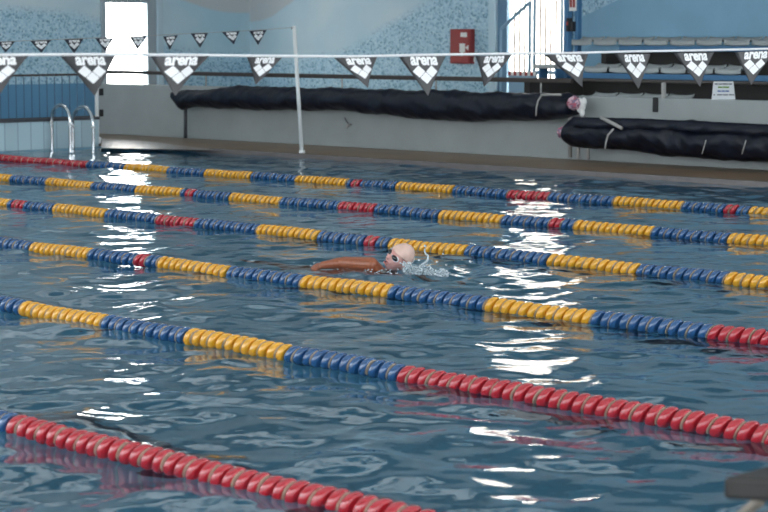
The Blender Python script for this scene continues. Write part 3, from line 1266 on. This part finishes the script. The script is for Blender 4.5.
FLOAT['C'] = mat('cream collar', lin(190, 172, 150), 0.5)
FM = {(c, k): float_mesh(c, k) for c in 'YBR' for k in (0, 1)}
FNAME = {'Y': 'yellow_float', 'B': 'blue_float', 'R': 'red_float'}
FC = {c: (np.array([v.co[:] for v in m_.vertices]), [list(p.vertices) for p in m_.polygons], [p.material_index for p in m_.polygons]) for c, m_ in FM.items()}
ZF = 0.026
ropelines = []
for pts, seq, label in ROPES:
    W = np.array([on_z(x, y, ZF)[:2] for x, y in pts])
    sl, ic = np.polyfit(W[:, 0], W[:, 1], 1)
    co = np.polyfit([p[0] for p in pts], [p[1] for p in pts], 1)
    ropelines.append((sl, ic))
    ends = []
    for tok in seq.split():
        px = float(tok[1:])
        # where that photo column's ray plane meets the rope line (z fixed)
        p = on_z(px, np.polyval(co, px), ZF)
        ends.append((p.x, tok[0]))
    r = empty('lane_rope', (-12, sl * -12 + ic, 0.0), label, 'lane rope', 'lane ropes')
    o = r.location
    xa, xb = PX0 + 0.02, PX1 - 0.02
    bm = B()
    tube(bm, [(xa - o.x, sl * xa + ic - o.y, ZF), (xb - o.x, sl * xb + ic - o.y, ZF)], 0.011, 8)
    obj('cable', bm, M_cord, r, True)
    ang = math.atan(sl)
    items = []
    dxp = PITCH * math.cos(ang)
    # align floats with the first colour change so the runs start cleanly
    x = ends[0][0] - dxp * math.floor((ends[0][0] - xa - 0.1) / dxp) + dxp / 2
    while x < xb - 0.05:
        c = next((cc for e, cc in ends if x < e), ends[-1][1])
        items.append((x, c))
        x += dxp
    # photo columns, to know which floats show and which show largest
    vis = []
    for x, c in items:
        y = sl * x + ic
        d = Vector((x, y, ZF - H))
        rx = d.x * DR[0] + d.y * NR[0]
        fz = d.x * DR[1] + d.y * NR[1]
        depth = fz * CT - d.z * ST
        vv = (fz * ST + d.z * CT) / depth
        vis.append((384 + F_PX * rx / depth, 256 - F_PX * vv))
    inview = [i for i, (u, v) in enumerate(vis) if -6 < u < 774 and v < 522]
    inview.sort(key=lambda i: -items[i][0])
    parts = set(inview[:100])
    rest_v, rest_f, rest_m = [], [], []
    base = 0
    for i, (x, c) in enumerate(items):
        y = sl * x + ic
        wz = ZF + 0.004 * math.sin(x * 2.1 + ic) + 0.003 * math.sin(x * 5.3)
        rot = Matrix.Rotation(ang + random.uniform(-0.06, 0.06), 4, 'Z') @ Matrix.Rotation(random.uniform(-0.06, 0.06), 4, 'Y') @ Matrix.Rotation(random.uniform(-0.15, 0.15), 4, 'X')
        mw = Matrix.Translation(Vector((x - o.x, y - o.y, wz))) @ rot
        if i in parts:
            q = bpy.data.objects.new(FNAME[c], FM[(c, i % 2)])
            link(q, r)
            q.matrix_local = mw
        else:
            V, Fc, Mi = FC[(c, i % 2)]
            A = np.array(mw)
            rest_v.append(V @ A[:3, :3].T + A[:3, 3])
            rest_f += [[k + base for k in f] for f in Fc]
            rest_m += [3 if k else 'YBR'.index(c) for k in Mi]
            base += len(V)
    me = bpy.data.meshes.new('floats')
    me.from_pydata(np.concatenate(rest_v).tolist(), [], rest_f)
    for c in 'YBRC':
        me.materials.append(FLOAT[c])
    me.polygons.foreach_set('material_index', np.array(rest_m, dtype=np.int32))
    me.polygons.foreach_set('use_smooth', np.ones(len(rest_f), dtype=bool))
    q = bpy.data.objects.new('floats', me)
    link(q, r)
    q['kind'] = 'stuff'

# flooded strip of deck by the ladder corner, catching the window
cor = [on_z(x, y, DECK) for x, y in ((101, 139.3), (140, 140.5), (222, 150.5), (101, 147.8))]
na, nb = 170, 70
bm = B()
grid = []
wv = [(0.10 * 3.0 ** rng.random(), rng.uniform(0, 6.283), rng.uniform(0, 6.283)) for _ in range(16)]
for j in range(nb + 1):
    row = []
    for i in range(na + 1):
        u, v = i / na, j / nb
        p = cor[3].lerp(cor[2], u).lerp(cor[0].lerp(cor[1], u), v)
        p.y = min(p.y, 23.24)
        z = sum(0.030 * l / 6.283 * math.sin(6.283 / l * (p.x * math.cos(t) + p.y * math.sin(t)) + f) for l, t, f in wv)
        fade = min(1, 6 * u + 0.3, 6 * (1 - u), 8 * v + 0.0, 8 * (1 - v))
        row.append(bm.verts.new((p.x, p.y, DECK + 0.001 + (0.010 + z * 0.8) * max(0, fade))))
    grid.append(row)
for j in range(nb):
    for i in range(na):
        bm.faces.new((grid[j][i], grid[j][i + 1], grid[j + 1][i + 1], grid[j + 1][i]))
pd = obj('puddle', bm, mat('shallow water on tile', lin(136, 128, 124), 0.3, spec=0.7), None, True)
tag(pd, 'shallow rippled water lying on the deck beside the chrome ladder', 'puddle')

# ------------------------------------------------------------------ starting block (lower right corner)
a = Vector((-3.15, 4.48, 0.60))
sb = empty('starting_block', (-2.5, 4.75, 0.28), 'dark starting block platform at the lower right corner', 'starting block')
o = sb.location
Wd, Ln, tk, rise = 0.5, 0.75, 0.062, 0.055
bm = B()
box(bm, 0, Ln, 0, Wd, 0, tk, 0.012)
for v in bm.verts:
    v.co = v.co + a + Vector((0, 0, v.co.x / Ln * rise * 1.6)) - o
obj('platform', bm, M_block, sb)
for yy in (a.y + 0.06, a.y + Wd - 0.06):
    bm = B()
    tube(bm, [Vector((-2.98, yy, 0.60)) - o, Vector((-2.76, yy, 0.28)) - o], 0.022, 10)
    tube(bm, [Vector((-2.5, yy, 0.64)) - o, Vector((-2.5, yy, 0.28)) - o], 0.022, 10)
    obj('leg', bm, M_blockleg, sb, True)

pA_, pB_ = on_y(757, 503, 4.60), on_y(741, 516, 4.60)
pC_ = pB_ + Vector((0, 0.3, 0))
pD_ = pA_ + Vector((0, 0.3, 0))
bm = B()
tube(bm, [p - o for p in (pA_ + (pA_ - pB_) * 0.25, pA_, pB_, pB_ + Vector((-0.01, 0.03, -0.03)), pC_ + Vector((-0.01, -0.03, -0.03)), pC_, pD_)], 0.017, 10)
obj('backstroke_grip', bm, M_blockleg, sb, True)

# ------------------------------------------------------------------ swimmer
R_ = Vector((DR[0], NR[0], 0))
F_ = Vector((DR[1] * CT, NR[1] * CT, -ST))
T_ = -F_
U_ = T_.cross(R_)
YSW = 11.45
hc = on_y(399.3, 258.0, YSW)
va = (-0.84 * R_ - 0.54 * U_).normalized()
vb = (0.54 * R_ - 0.84 * U_).normalized()
psi, phi = math.radians(34), math.radians(24)
lat = vb * math.cos(psi) + T_ * math.sin(psi)
g0 = T_ * math.cos(psi) - vb * math.sin(psi)
gz = g0 * math.cos(phi) + va * math.sin(phi)
chin = va * math.cos(phi) - g0 * math.sin(phi)
HM = Matrix((-lat, gz, -chin)).transposed().to_4x4()
HM.translation = hc
HS = 1.13


def gauss(p, c, s):
    return math.exp(-sum(((p[i] - c[i]) / s[i]) ** 2 for i in range(3)))


def head_point(d, grow=0.0, cap=False):
    """d unit direction in head space (x right, y forward, z up) -> surface point"""
    x, y, z = d
    rx, ry, rz = 0.074, 0.097, 0.118
    p = Vector((x * rx, y * ry, z * rz))
    if z < 0:                                   # jaw narrows
        k = -z
        p.x *= 1 - 0.26 * k * k
        p.y *= 1 - 0.10 * k * k if y > 0 else 1 - 0.30 * k
    if y < 0 and z > -0.5:
        p.y *= 1.04
    if not cap and y > 0:
        n = Vector((0, 1, 0))
        a = (p.x, z * rz)

        def b(cx, cz, sx, sz):
            return math.exp(-((p.x - cx) / sx) ** 2 - ((p.z - cz) / sz) ** 2)
        p = p + n * (0.024 * b(0, -0.030, 0.012, 0.014) + 0.012 * b(0, -0.008, 0.009, 0.022)      # nose
                     + 0.007 * b(0, 0.026, 0.045, 0.010)                                          # brow
                     - 0.012 * b(0.032, 0.004, 0.017, 0.014) - 0.012 * b(-0.032, 0.004, 0.017, 0.014)  # sockets
                     + 0.010 * b(0, -0.058, 0.022, 0.007) + 0.009 * b(0, -0.074, 0.020, 0.007)    # lips
                     - 0.010 * b(0, -0.066, 0.020, 0.0045)                                        # mouth line
                     + 0.011 * b(0, -0.100, 0.022, 0.016)                                         # chin
                     + 0.005 * b(0.045, -0.03, 0.02, 0.02) + 0.005 * b(-0.045, -0.03, 0.02, 0.02))  # cheeks
    if grow:
        p = p + Vector((x, y, z)) * grow
    return p * HS


def sphere_dirs(nu, nv):
    dirs, faces = [], []
    for j in range(nv + 1):
        th = math.pi * j / nv
        for i in range(nu):
            ph = 2 * math.pi * i / nu
            dirs.append((math.sin(th) * math.cos(ph), math.sin(th) * math.sin(ph), math.cos(th)))
    for j in range(nv):
        for i in range(nu):
            faces.append((j * nu + i, (j + 1) * nu + i, (j + 1) * nu + (i + 1) % nu, j * nu + (i + 1) % nu))
    return dirs, faces


def capsule(bm, a, b, ra, rb, seg=14):
    a, b = Vector(a), Vector(b)
    d = (b - a).normalized()
    pts, rs = [], []
    for t in range(5):
        q = math.pi / 2 * (1 - t / 4)
        pts.append(a - d * ra * math.sin(q) * 0.999)
        rs.append(max(0.0006, ra * math.cos(q)))
    for t in range(5):
        q = math.pi / 2 * t / 4
        pts.append(b + d * rb * math.sin(q) * 0.999)
        rs.append(max(0.0006, rb * math.cos(q)))
    tube(bm, pts, rs, seg)


bm = B()
dirs, faces = sphere_dirs(72, 54)
vs = [bm.verts.new(HM @ head_point(d)) for d in dirs]
for f in faces:
    try:
        bm.faces.new([vs[i] for i in f])
    except ValueError:
        pass
bmesh.ops.remove_doubles(bm, verts=vs, dist=1e-5)
# ears
for s in (-1, 1):
    capsule(bm, HM @ Vector((s * 0.078, -0.012, 0.012)), HM @ Vector((s * 0.074, -0.006, -0.028)), 0.013, 0.009, 8)
neck0 = HM @ Vector((0, -0.03, -0.07))
sh_n = on_y(371, 264.5, 11.28)                 # near shoulder, breaking the surface
chest = Vector((sh_n.x - 0.10, sh_n.y + 0.20, -0.20))
neck1 = Vector((sh_n.x + 0.01, sh_n.y + 0.17, -0.11))
capsule(bm, neck0, neck1, 0.056, 0.066)
sh_f = Vector((sh_n.x + 0.0, sh_n.y + 0.33, -0.36))
el_n = on_y(344, 262.6, 11.22)
wr_n = on_y(323, 265.2, 11.15)
capsule(bm, neck1, sh_n, 0.07, 0.058)
capsule(bm, neck1, sh_f, 0.07, 0.06)
capsule(bm, chest, neck1, 0.125, 0.08)
capsule(bm, chest, Vector((chest.x - 0.02, sh_n.y + 0.06, -0.08)), 0.11, 0.07)
belly = Vector((chest.x - 0.32, chest.y - 0.01, -0.33))
hip = Vector((chest.x - 0.52, chest.y, -0.42))
capsule(bm, chest, belly, 0.135, 0.125)
capsule(bm, belly, hip, 0.125, 0.135)
for s in (-1, 1):
    hj = hip + Vector((-0.02, 0.08 * s, -0.03 * s))
    kn = hip + Vector((-0.45, 0.09 * s, -0.06 - 0.05 * s))
    an = hip + Vector((-0.86, 0.08 * s, -0.02 - 0.12 * s))
    capsule(bm, hj, kn, 0.085, 0.056)
    capsule(bm, kn, an, 0.056, 0.038)
    capsule(bm, an, an + Vector((-0.20, 0, -0.05)), 0.036, 0.024)
# near arm
capsule(bm, sh_n, el_n, 0.062, 0.050)
capsule(bm, el_n, wr_n, 0.050, 0.033)
capsule(bm, el_n.lerp(wr_n, 0.25), el_n.lerp(wr_n, 0.45), 0.049, 0.045)
# far arm reaching forward under water
el_f = sh_f + Vector((0.28, 0.04, -0.05))
wr_f = el_f + Vector((0.25, 0.0, -0.02))
capsule(bm, sh_f, el_f, 0.056, 0.045)
capsule(bm, el_f, wr_f, 0.045, 0.030)


def hand(bm, w, d, palm_n):
    """palm and five fingers from wrist w along d"""
    d = d.normalized()
    side = d.cross(palm_n).normalized()
    n = side.cross(d).normalized()
    kn = []
    for k, off in enumerate((-0.033, -0.011, 0.011, 0.031)):
        base = w + d * (0.085 - 0.006 * abs(k - 1.3)) + side * off
        capsule(bm, w + d * 0.01 + side * off * 0.55, base, 0.014, 0.0115, 8)
        kn.append(base)
    for base, ln, k in zip(kn, (0.062, 0.074, 0.069, 0.054), range(4)):
        sp = side * (k - 1.5) * 0.06
        p1 = base + (d + sp - n * 0.12).normalized() * ln * 0.5
        p2 = p1 + (d + sp - n * 0.38).normalized() * ln * 0.3
        p3 = p2 + (d + sp - n * 0.6).normalized() * ln * 0.22
        capsule(bm, base, p1, 0.0098, 0.0090, 8)
        capsule(bm, p1, p2, 0.0090, 0.0082, 8)
        capsule(bm, p2, p3, 0.0082, 0.0070, 8)
    t0 = w + d * 0.03 - side * 0.026
    t1 = t0 + (d * 0.7 - side * 0.65 - n * 0.2).normalized() * 0.042
    t2 = t1 + (d * 0.95 - side * 0.25 - n * 0.25).normalized() * 0.032
    capsule(bm, t0, t1, 0.0135, 0.0105, 8)
    capsule(bm, t1, t2, 0.0105, 0.0085, 8)


hd = (on_y(309, 268.5, 11.12) - wr_n)
hand(bm, wr_n, hd, Vector((0.1, -0.55, 0.8)))
hand(bm, wr_f, Vector((1, 0, -0.08)), Vector((0, 0, 1)))

raw = obj('swimmer_raw', bm, None)
md = raw.modifiers.new('r', 'REMESH')
md.mode = 'VOXEL'
md.voxel_size = 0.0055
md.use_smooth_shade = True
sm = raw.modifiers.new('s', 'SMOOTH')
sm.iterations = 3
sm.factor = 0.5
bpy.context.view_layer.update()
dg = bpy.context.evaluated_depsgraph_get()
me = bpy.data.meshes.new_from_object(raw.evaluated_get(dg))
bpy.data.objects.remove(raw)
me.name = 'person'
pivot = Vector((hc.x, hc.y, 0))
me.transform(Matrix.Translation(-pivot))
me.polygons.foreach_set('use_smooth', np.ones(len(me.polygons), dtype=bool))

M_skin = mat('wet skin', lin(176, 112, 80), 0.32, spec=0.5)
g = NG(M_skin)
bs = g.nt.nodes['Principled BSDF']
bs.inputs['Subsurface Weight'].default_value = 0.08
bs.inputs['Subsurface Radius'].default_value = (0.02, 0.008, 0.004)
tc = g.n('ShaderNodeTexCoord')
# the sun-tanned arm ends at the neck; the face is paler: distance from the head's centre
vd = g.n('ShaderNodeVectorMath', operation='DISTANCE')
g.l(tc.outputs['Object'], vd.inputs[0])
vd.inputs[1].default_value = hc - pivot
mr = g.n('ShaderNodeMapRange')
mr.inputs['From Min'].default_value = 0.125
mr.inputs['From Max'].default_value = 0.17
g.l(vd.outputs['Value'], mr.inputs['Value'])
ns = g.n('ShaderNodeTexNoise')
ns.inputs['Scale'].default_value = 30
g.l(tc.outputs['Object'], ns.inputs['Vector'])
face_c = g.mix(ns.outputs['Fac'], lin(206, 142, 134), lin(234, 186, 176))
arm_c = g.mix(ns.outputs['Fac'], lin(132, 70, 46), lin(172, 104, 72))
g.l(g.mix(mr.outputs['Result'], face_c, arm_c), bs.inputs['Base Color'])
me.materials.clear()
me.materials.append(M_skin)
person = bpy.data.objects.new('person', me)
link(person)
person.location = pivot
tag(person, 'swimmer in pale cap and goggles lying low in the water, arm out', 'person')

# lips
bm = B()
for zc in (-0.058, -0.073):
    pts = []
    rr = []
    for k in range(9):
        t = -1 + 2 * k / 8
        x = 0.021 * t
        d = Vector((x / 0.074, 1, zc / 0.118)).normalized()
        z = zc + (0.004 if zc > -0.065 else -0.004) * (1 - t * t)
        p = Vector((x, 0.0965 * (1 - 0.10 * 0.3) - 0.006 - 0.006 * t * t, z)) * HS
        pts.append(HM @ p - pivot)
        rr.append(0.0065 * (1 - 0.7 * t * t) + 0.0008)
    tube(bm, pts, rr, 8)
obj('lips', bm, mat('lips', lin(188, 116, 112), 0.35), person, True)
bm = B()
ball(bm, HM @ (Vector((0, 0.086, -0.0655)) * HS) - pivot, 0.012, 2, (1.0, 0.9, 0.5))
obj('mouth', bm, mat('mouth', lin(70, 26, 30), 0.5), person, True)

# cap
M_cap = mat('pale latex cap', lin(226, 190, 176), 0.36, noise=0.05, nscale=20, coat=0.2)
bm = B()
dirs, faces = sphere_dirs(64, 48)


def in_cap(d):
    x, y, z = d
    return z > 0.26 + 0.06 * y if y > 0.15 else z > -0.42 + 0.80 * max(0, (y + 0.15)) / 0.30 * (0.95)


cv = {}
for f in faces:
    if all(in_cap(dirs[i]) for i in f):
        q = []
        for i in f:
            if i not in cv:
                cv[i] = bm.verts.new(HM @ (head_point(dirs[i], 0.0075, True)) - pivot)
            q.append(cv[i])
        try:
            bm.faces.new(q)
        except ValueError:
            pass
bmesh.ops.remove_doubles(bm, verts=bm.verts[:], dist=1e-5)
bmesh.ops.recalc_face_normals(bm, faces=bm.faces)
cap = obj('swim_cap', bm, M_cap, person, True)
so = cap.modifiers.new('t', 'SOLIDIFY')
so.thickness = 0.003
so.offset = -1

# goggles
gg = bpy.data.objects.new('goggles', None)
link(gg, person)
M_lens = mat('dark goggle lens', lin(16, 18, 24), 0.08, coat=0.6)
M_gog = mat('white goggle frame', lin(226, 232, 238), 0.3)
for s in (-1, 1):
    c = Vector((s * 0.033, 0.083, 0.006)) * HS
    yaw = Matrix.Rotation(-s * 0.38, 4, 'Z')
    bm = B()
    g_ = bmesh.ops.create_uvsphere(bm, u_segments=20, v_segments=12, radius=1)
    for v in g_['verts']:
        p = yaw @ Vector((v.co.x * 0.032, v.co.y * 0.019, v.co.z * 0.0205)) + c
        v.co = HM @ p - pivot
    obj('lens', bm, M_lens, gg, True)
    bm = B()
    pts = [HM @ (yaw @ Vector((0.0335 * math.cos(t), -0.002, 0.0220 * math.sin(t))) + c) - pivot for t in (2 * math.pi * k / 24 for k in range(25))]
    tube(bm, pts, 0.0046, 8, False)
    obj('frame', bm, M_gog, gg, True)
bm = B()
tube(bm, [HM @ (Vector((t * 0.013, 0.098 - 0.006 * t * t, 0.008)) * HS) - pivot for t in (-1, -0.5, 0, 0.5, 1)], 0.0045, 8)
obj('nose_bridge', bm, M_gog, gg, True)
bm = B()
ring = []
for k in range(49):
    t = math.radians(48 - 90 + 0) + 0
    ph = math.radians(32) - math.radians(32 + 212) * k / 48
    d = Vector((math.cos(ph), math.sin(ph), 0.06 + 0.26 * max(0, -math.sin(ph) + 0.4))).normalized()
    ring.append(d)
a0, b0 = [], []
for d in ring:
    p = head_point(d, 0.0135, True)
    a0.append(bm.verts.new(HM @ (p + Vector((0, 0, 0.006))) - pivot))
    b0.append(bm.verts.new(HM @ (p - Vector((0, 0, 0.006))) - pivot))
for i in range(48):
    bm.faces.new((a0[i], a0[i + 1], b0[i + 1], b0[i]))
stp = obj('strap', bm, M_gog, gg, True)
so = stp.modifiers.new('t', 'SOLIDIFY')
so.thickness = 0.003

# trunks under water
bm = B()
capsule(bm, hip + Vector((0.06, 0, 0)) - pivot, hip + Vector((-0.06, 0, 0)) - pivot, 0.146, 0.15, 20)
obj('swim_trunks', bm, mat('dark trunks', lin(24, 28, 44), 0.6), person, True)

# ------------------------------------------------------------------ splash
M_foam = bpy.data.materials.new('white water')
M_foam.use_nodes = True
b = M_foam.node_tree.nodes['Principled BSDF']
b.inputs['Base Color'].default_value = lin(214, 226, 232)
b.inputs['Roughness'].default_value = 0.15
b.inputs['Transmission Weight'].default_value = 0.2
b.inputs['IOR'].default_value = 1.33
bm = B()


def drop(x, y, Yv, r, sc=(1, 1, 1), sub=1):
    ball(bm, on_y(x, y, Yv), r, sub, sc)


rs = random.Random(5)
for k in range(900):                            # churned water along the cap's waterline, trailing to the right
    t = rs.random()
    x = 404 + 43 * t + rs.gauss(0, 1.5)
    yb = 271 + 3.5 * t
    hgt = (9 * math.exp(-((t - 0.08) / 0.15) ** 2) + 9 * math.exp(-((t - 0.5) / 0.22) ** 2) + 5 * math.exp(-((t - 0.9) / 0.1) ** 2))
    y = yb + 2 - (hgt + 2) * rs.random() ** 1.6
    drop(x, y, 11.28 + rs.uniform(-0.12, 0.10), 0.0025 + 0.0085 * rs.random() ** 2.2, (rs.uniform(0.8, 1.8), rs.uniform(0.8, 1.4), rs.uniform(0.6, 1.2)))
arc = [(421, 266), (424, 263.5), (427, 261), (428.2, 258), (427.8, 255.5), (425.5, 253.5), (424.6, 251), (424.8, 248.5)]
for i in range(len(arc) - 1):
    for s_ in range(3):
        t = s_ / 3
        drop(arc[i][0] * (1 - t) + arc[i + 1][0] * t, arc[i][1] * (1 - t) + arc[i + 1][1] * t, 11.3, 0.011 - 0.0007 * i, (1.2, 1, 1.2))
for x, y, r in ((425, 246, .011), (419, 260, .010), (443, 254, .007), (446, 265, .009), (437, 262, .008), (369, 274, .007), (375, 276, .006), (390, 273, .007),
                (349, 269, .006), (341, 271, .005), (331, 252.5, .004), (462, 260, .006), (455, 267, .009), (470, 262, .006), (312, 268, .009), (311, 265.5, .007), (314, 263, .006)):
    drop(x, y, 11.2, r, sub=2)
for k in range(60):                              # flecks along the arm and under the face
    drop(rs.uniform(318, 405), 271 + rs.uniform(-2, 3), 11.1 + rs.uniform(-0.1, 0.1), rs.uniform(0.003, 0.008), (1.6, 1.2, 0.6))
spl = obj('water_splash', bm, M_foam, None, True)
tag(spl, 'white splash and droplets thrown up beside the swimmer\'s pale cap', 'splash', None, 'stuff')

# ------------------------------------------------------------------ water surface
xs = np.linspace(PX0, PX1, 760)
ysv = np.concatenate([np.linspace(PY0, 3.9, 14), np.linspace(4.0, PY1, 560)])
X, Yg = np.meshgrid(xs, ysv)
Zw = np.zeros_like(X)
nw = 90
for i in range(nw):
    lam = 0.22 * (3.2 / 0.22) ** rng.random()
    k = 2 * math.pi / lam
    th = rng.uniform(0, 2 * math.pi)
    slope = 0.0125 * math.exp(-((math.log(lam / 0.75)) / 0.95) ** 2) * rng.uniform(0.5, 1.5)
    Zw += slope / k * np.sin(k * (X * math.cos(th) + Yg * math.sin(th)) + rng.uniform(0, 6.283))
# calmer patches and rougher patches
mod = 0.85 + 0.25 * np.sin(0.5 * X + 0.8 * Yg) + 0.15 * np.sin(1.1 * X - 0.7 * Yg + 1)
Zw *= mod
# choppier water on the swimmer's side of the pool, towards the camera end
gc = on_z(575, 300, 0)
rough = 0.66 + 0.5 * np.exp(-((X - gc.x) / 5.5) ** 2 - ((Yg - gc.y) / 4.5) ** 2)
gc2 = on_z(540, 205, 0)
rough = np.maximum(rough, 0.45 + 0.6 * np.exp(-((X - gc2.x) / 5.5) ** 2 - ((Yg - gc2.y) / 4.0) ** 2))
for i in range(40):
    lam = 0.12 * (0.55 / 0.12) ** rng.random()
    k = 2 * math.pi / lam
    th = rng.uniform(0, 2 * math.pi)
    Zw += rough * 0.0155 / k * np.sin(k * (X * math.cos(th) + Yg * math.sin(th)) + rng.uniform(0, 6.283))
# the swimmer's wake
dx, dy_ = X - hc.x, Yg - hc.y
rr = np.sqrt(dx ** 2 + dy_ ** 2)
Zw += 0.016 * np.exp(-(rr / 1.1) ** 2) * np.sin(rr * 16 + 1.0) + 0.02 * np.exp(-((rr - 0.25) / 0.12) ** 2)
for i in range(26):
    lam = 0.10 + 0.16 * rng.random()
    k = 2 * math.pi / lam
    th = rng.uniform(0, 2 * math.pi)
    Zw += np.exp(-((dx + 0.1) / 1.0) ** 2 - (dy_ / 0.7) ** 2) * 0.022 / k * np.sin(k * (X * math.cos(th) + Yg * math.sin(th)) + rng.uniform(0, 6.283))
# damp at the walls
edge_d = np.minimum(np.minimum(X - PX0, PX1 - X), PY1 - Yg)
Zw *= np.clip(edge_d / 0.12, 0.8, 1)
Zw -= 0.012
nx, ny = len(xs), len(ysv)
V = np.stack([X.ravel(), Yg.ravel(), Zw.ravel()], 1).astype(np.float32)
idx = np.arange(nx * ny).reshape(ny, nx)
Fq = np.stack([idx[:-1, :-1], idx[:-1, 1:], idx[1:, 1:], idx[1:, :-1]], -1).reshape(-1, 4).astype(np.int32)
me = bpy.data.meshes.new('pool_water')
me.vertices.add(len(V))
me.vertices.foreach_set('co', V.ravel())
me.loops.add(Fq.size)
me.loops.foreach_set('vertex_index', Fq.ravel())
me.polygons.add(len(Fq))
me.polygons.foreach_set('loop_start', np.arange(0, Fq.size, 4, dtype=np.int32))
me.polygons.foreach_set('use_smooth', np.ones(len(Fq), dtype=bool))
me.update(calc_edges=True)
me.validate()
at = me.attributes.new('chop', 'FLOAT', 'POINT')
at.data.foreach_set('value', np.clip(rough.ravel() - 0.6, 0, 1).astype(np.float32))
M_water = bpy.data.materials.new('pool water')
M_water.use_nodes = True
g = NG(M_water)
g.nt.nodes.clear()
out = g.n('ShaderNodeOutputMaterial')
tc = g.n('ShaderNodeTexCoord')
n1 = g.n('ShaderNodeTexNoise')
n1.inputs['Scale'].default_value = 7.0
n1.inputs['Detail'].default_value = 3
g.l(tc.outputs['Object'], n1.inputs['Vector'])
bp = g.n('ShaderNodeBump')
an = g.n('ShaderNodeAttribute')
an.attribute_name = 'chop'
n2 = g.n('ShaderNodeTexNoise')
n2.inputs['Scale'].default_value = 17.0
n2.inputs['Detail'].default_value = 2
g.l(tc.outputs['Object'], n2.inputs['Vector'])
g.l(g.math('ADD', g.math('MULTIPLY', n1.outputs['Fac'], 0.16), g.math('MULTIPLY', n2.outputs['Fac'], g.math('MULTIPLY', an.outputs['Fac'], 0.34))), bp.inputs['Height'])
bp.inputs['Strength'].default_value = 1.0
bp.inputs['Distance'].default_value = 0.012
fr = g.n('ShaderNodeFresnel')
fr.inputs['IOR'].default_value = 1.33
g.l(bp.outputs['Normal'], fr.inputs['Normal'])
gl = g.n('ShaderNodeBsdfGlossy')
gl.inputs['Roughness'].default_value = 0.02
gl.inputs['Color'].default_value = (1, 1, 1, 1)
g.l(bp.outputs['Normal'], gl.inputs['Normal'])
tp_ = g.n('ShaderNodeBsdfRefraction')
tp_.inputs['IOR'].default_value = 1.33
tp_.inputs['Roughness'].default_value = 0.03
tp_.inputs['Color'].default_value = (0.68, 0.865, 0.925, 1)
g.l(bp.outputs['Normal'], tp_.inputs['Normal'])
ms = g.n('ShaderNodeMixShader')
g.l(fr.outputs[0], ms.inputs[0])
g.l(tp_.outputs[0], ms.inputs[1])
g.l(gl.outputs[0], ms.inputs[2])
g.l(ms.outputs[0], out.inputs['Surface'])
me.materials.append(M_water)
wt = bpy.data.objects.new('pool_water', me)
link(wt)
struct(wt, 'rippled blue grey pool water reflecting the windows', 'water')

# ------------------------------------------------------------------ light
wd = bpy.data.worlds.new('sky')
scene.world = wd
wd.use_nodes = True
bg = wd.node_tree.nodes['Background']
bg.inputs['Color'].default_value = (0.90, 0.96, 1.0, 1)
bg.inputs['Strength'].default_value = 2.5

# ------------------------------------------------------------------ camera
cd = bpy.data.cameras.new('camera')
cam = bpy.data.objects.new('camera', cd)
link(cam)
cam.location = (0, 0, H)
mtx = Matrix((R_, U_, T_)).transposed().to_4x4()
mtx.translation = Vector((0, 0, H))
cam.matrix_world = mtx
cd.sensor_width = 36
cd.lens = F_PX / 768 * 36
cd.clip_end = 200
cd.dof.use_dof = True
cd.dof.focus_distance = 15.6
cd.dof.aperture_fstop = 4.2
scene.camera = cam

# ------------------------------------------------------------------ view
vs_ = scene.view_settings
vs_.view_transform = 'Standard'
vs_.look = 'None'
vs_.gamma = 1
vs_.use_curve_mapping = False
vs_.exposure = 0.92
scene.cycles.use_denoising = True
scene.cycles.max_bounces = 10
scene.cycles.transparent_max_bounces = 16
scene.cycles.sample_clamp_indirect = 8
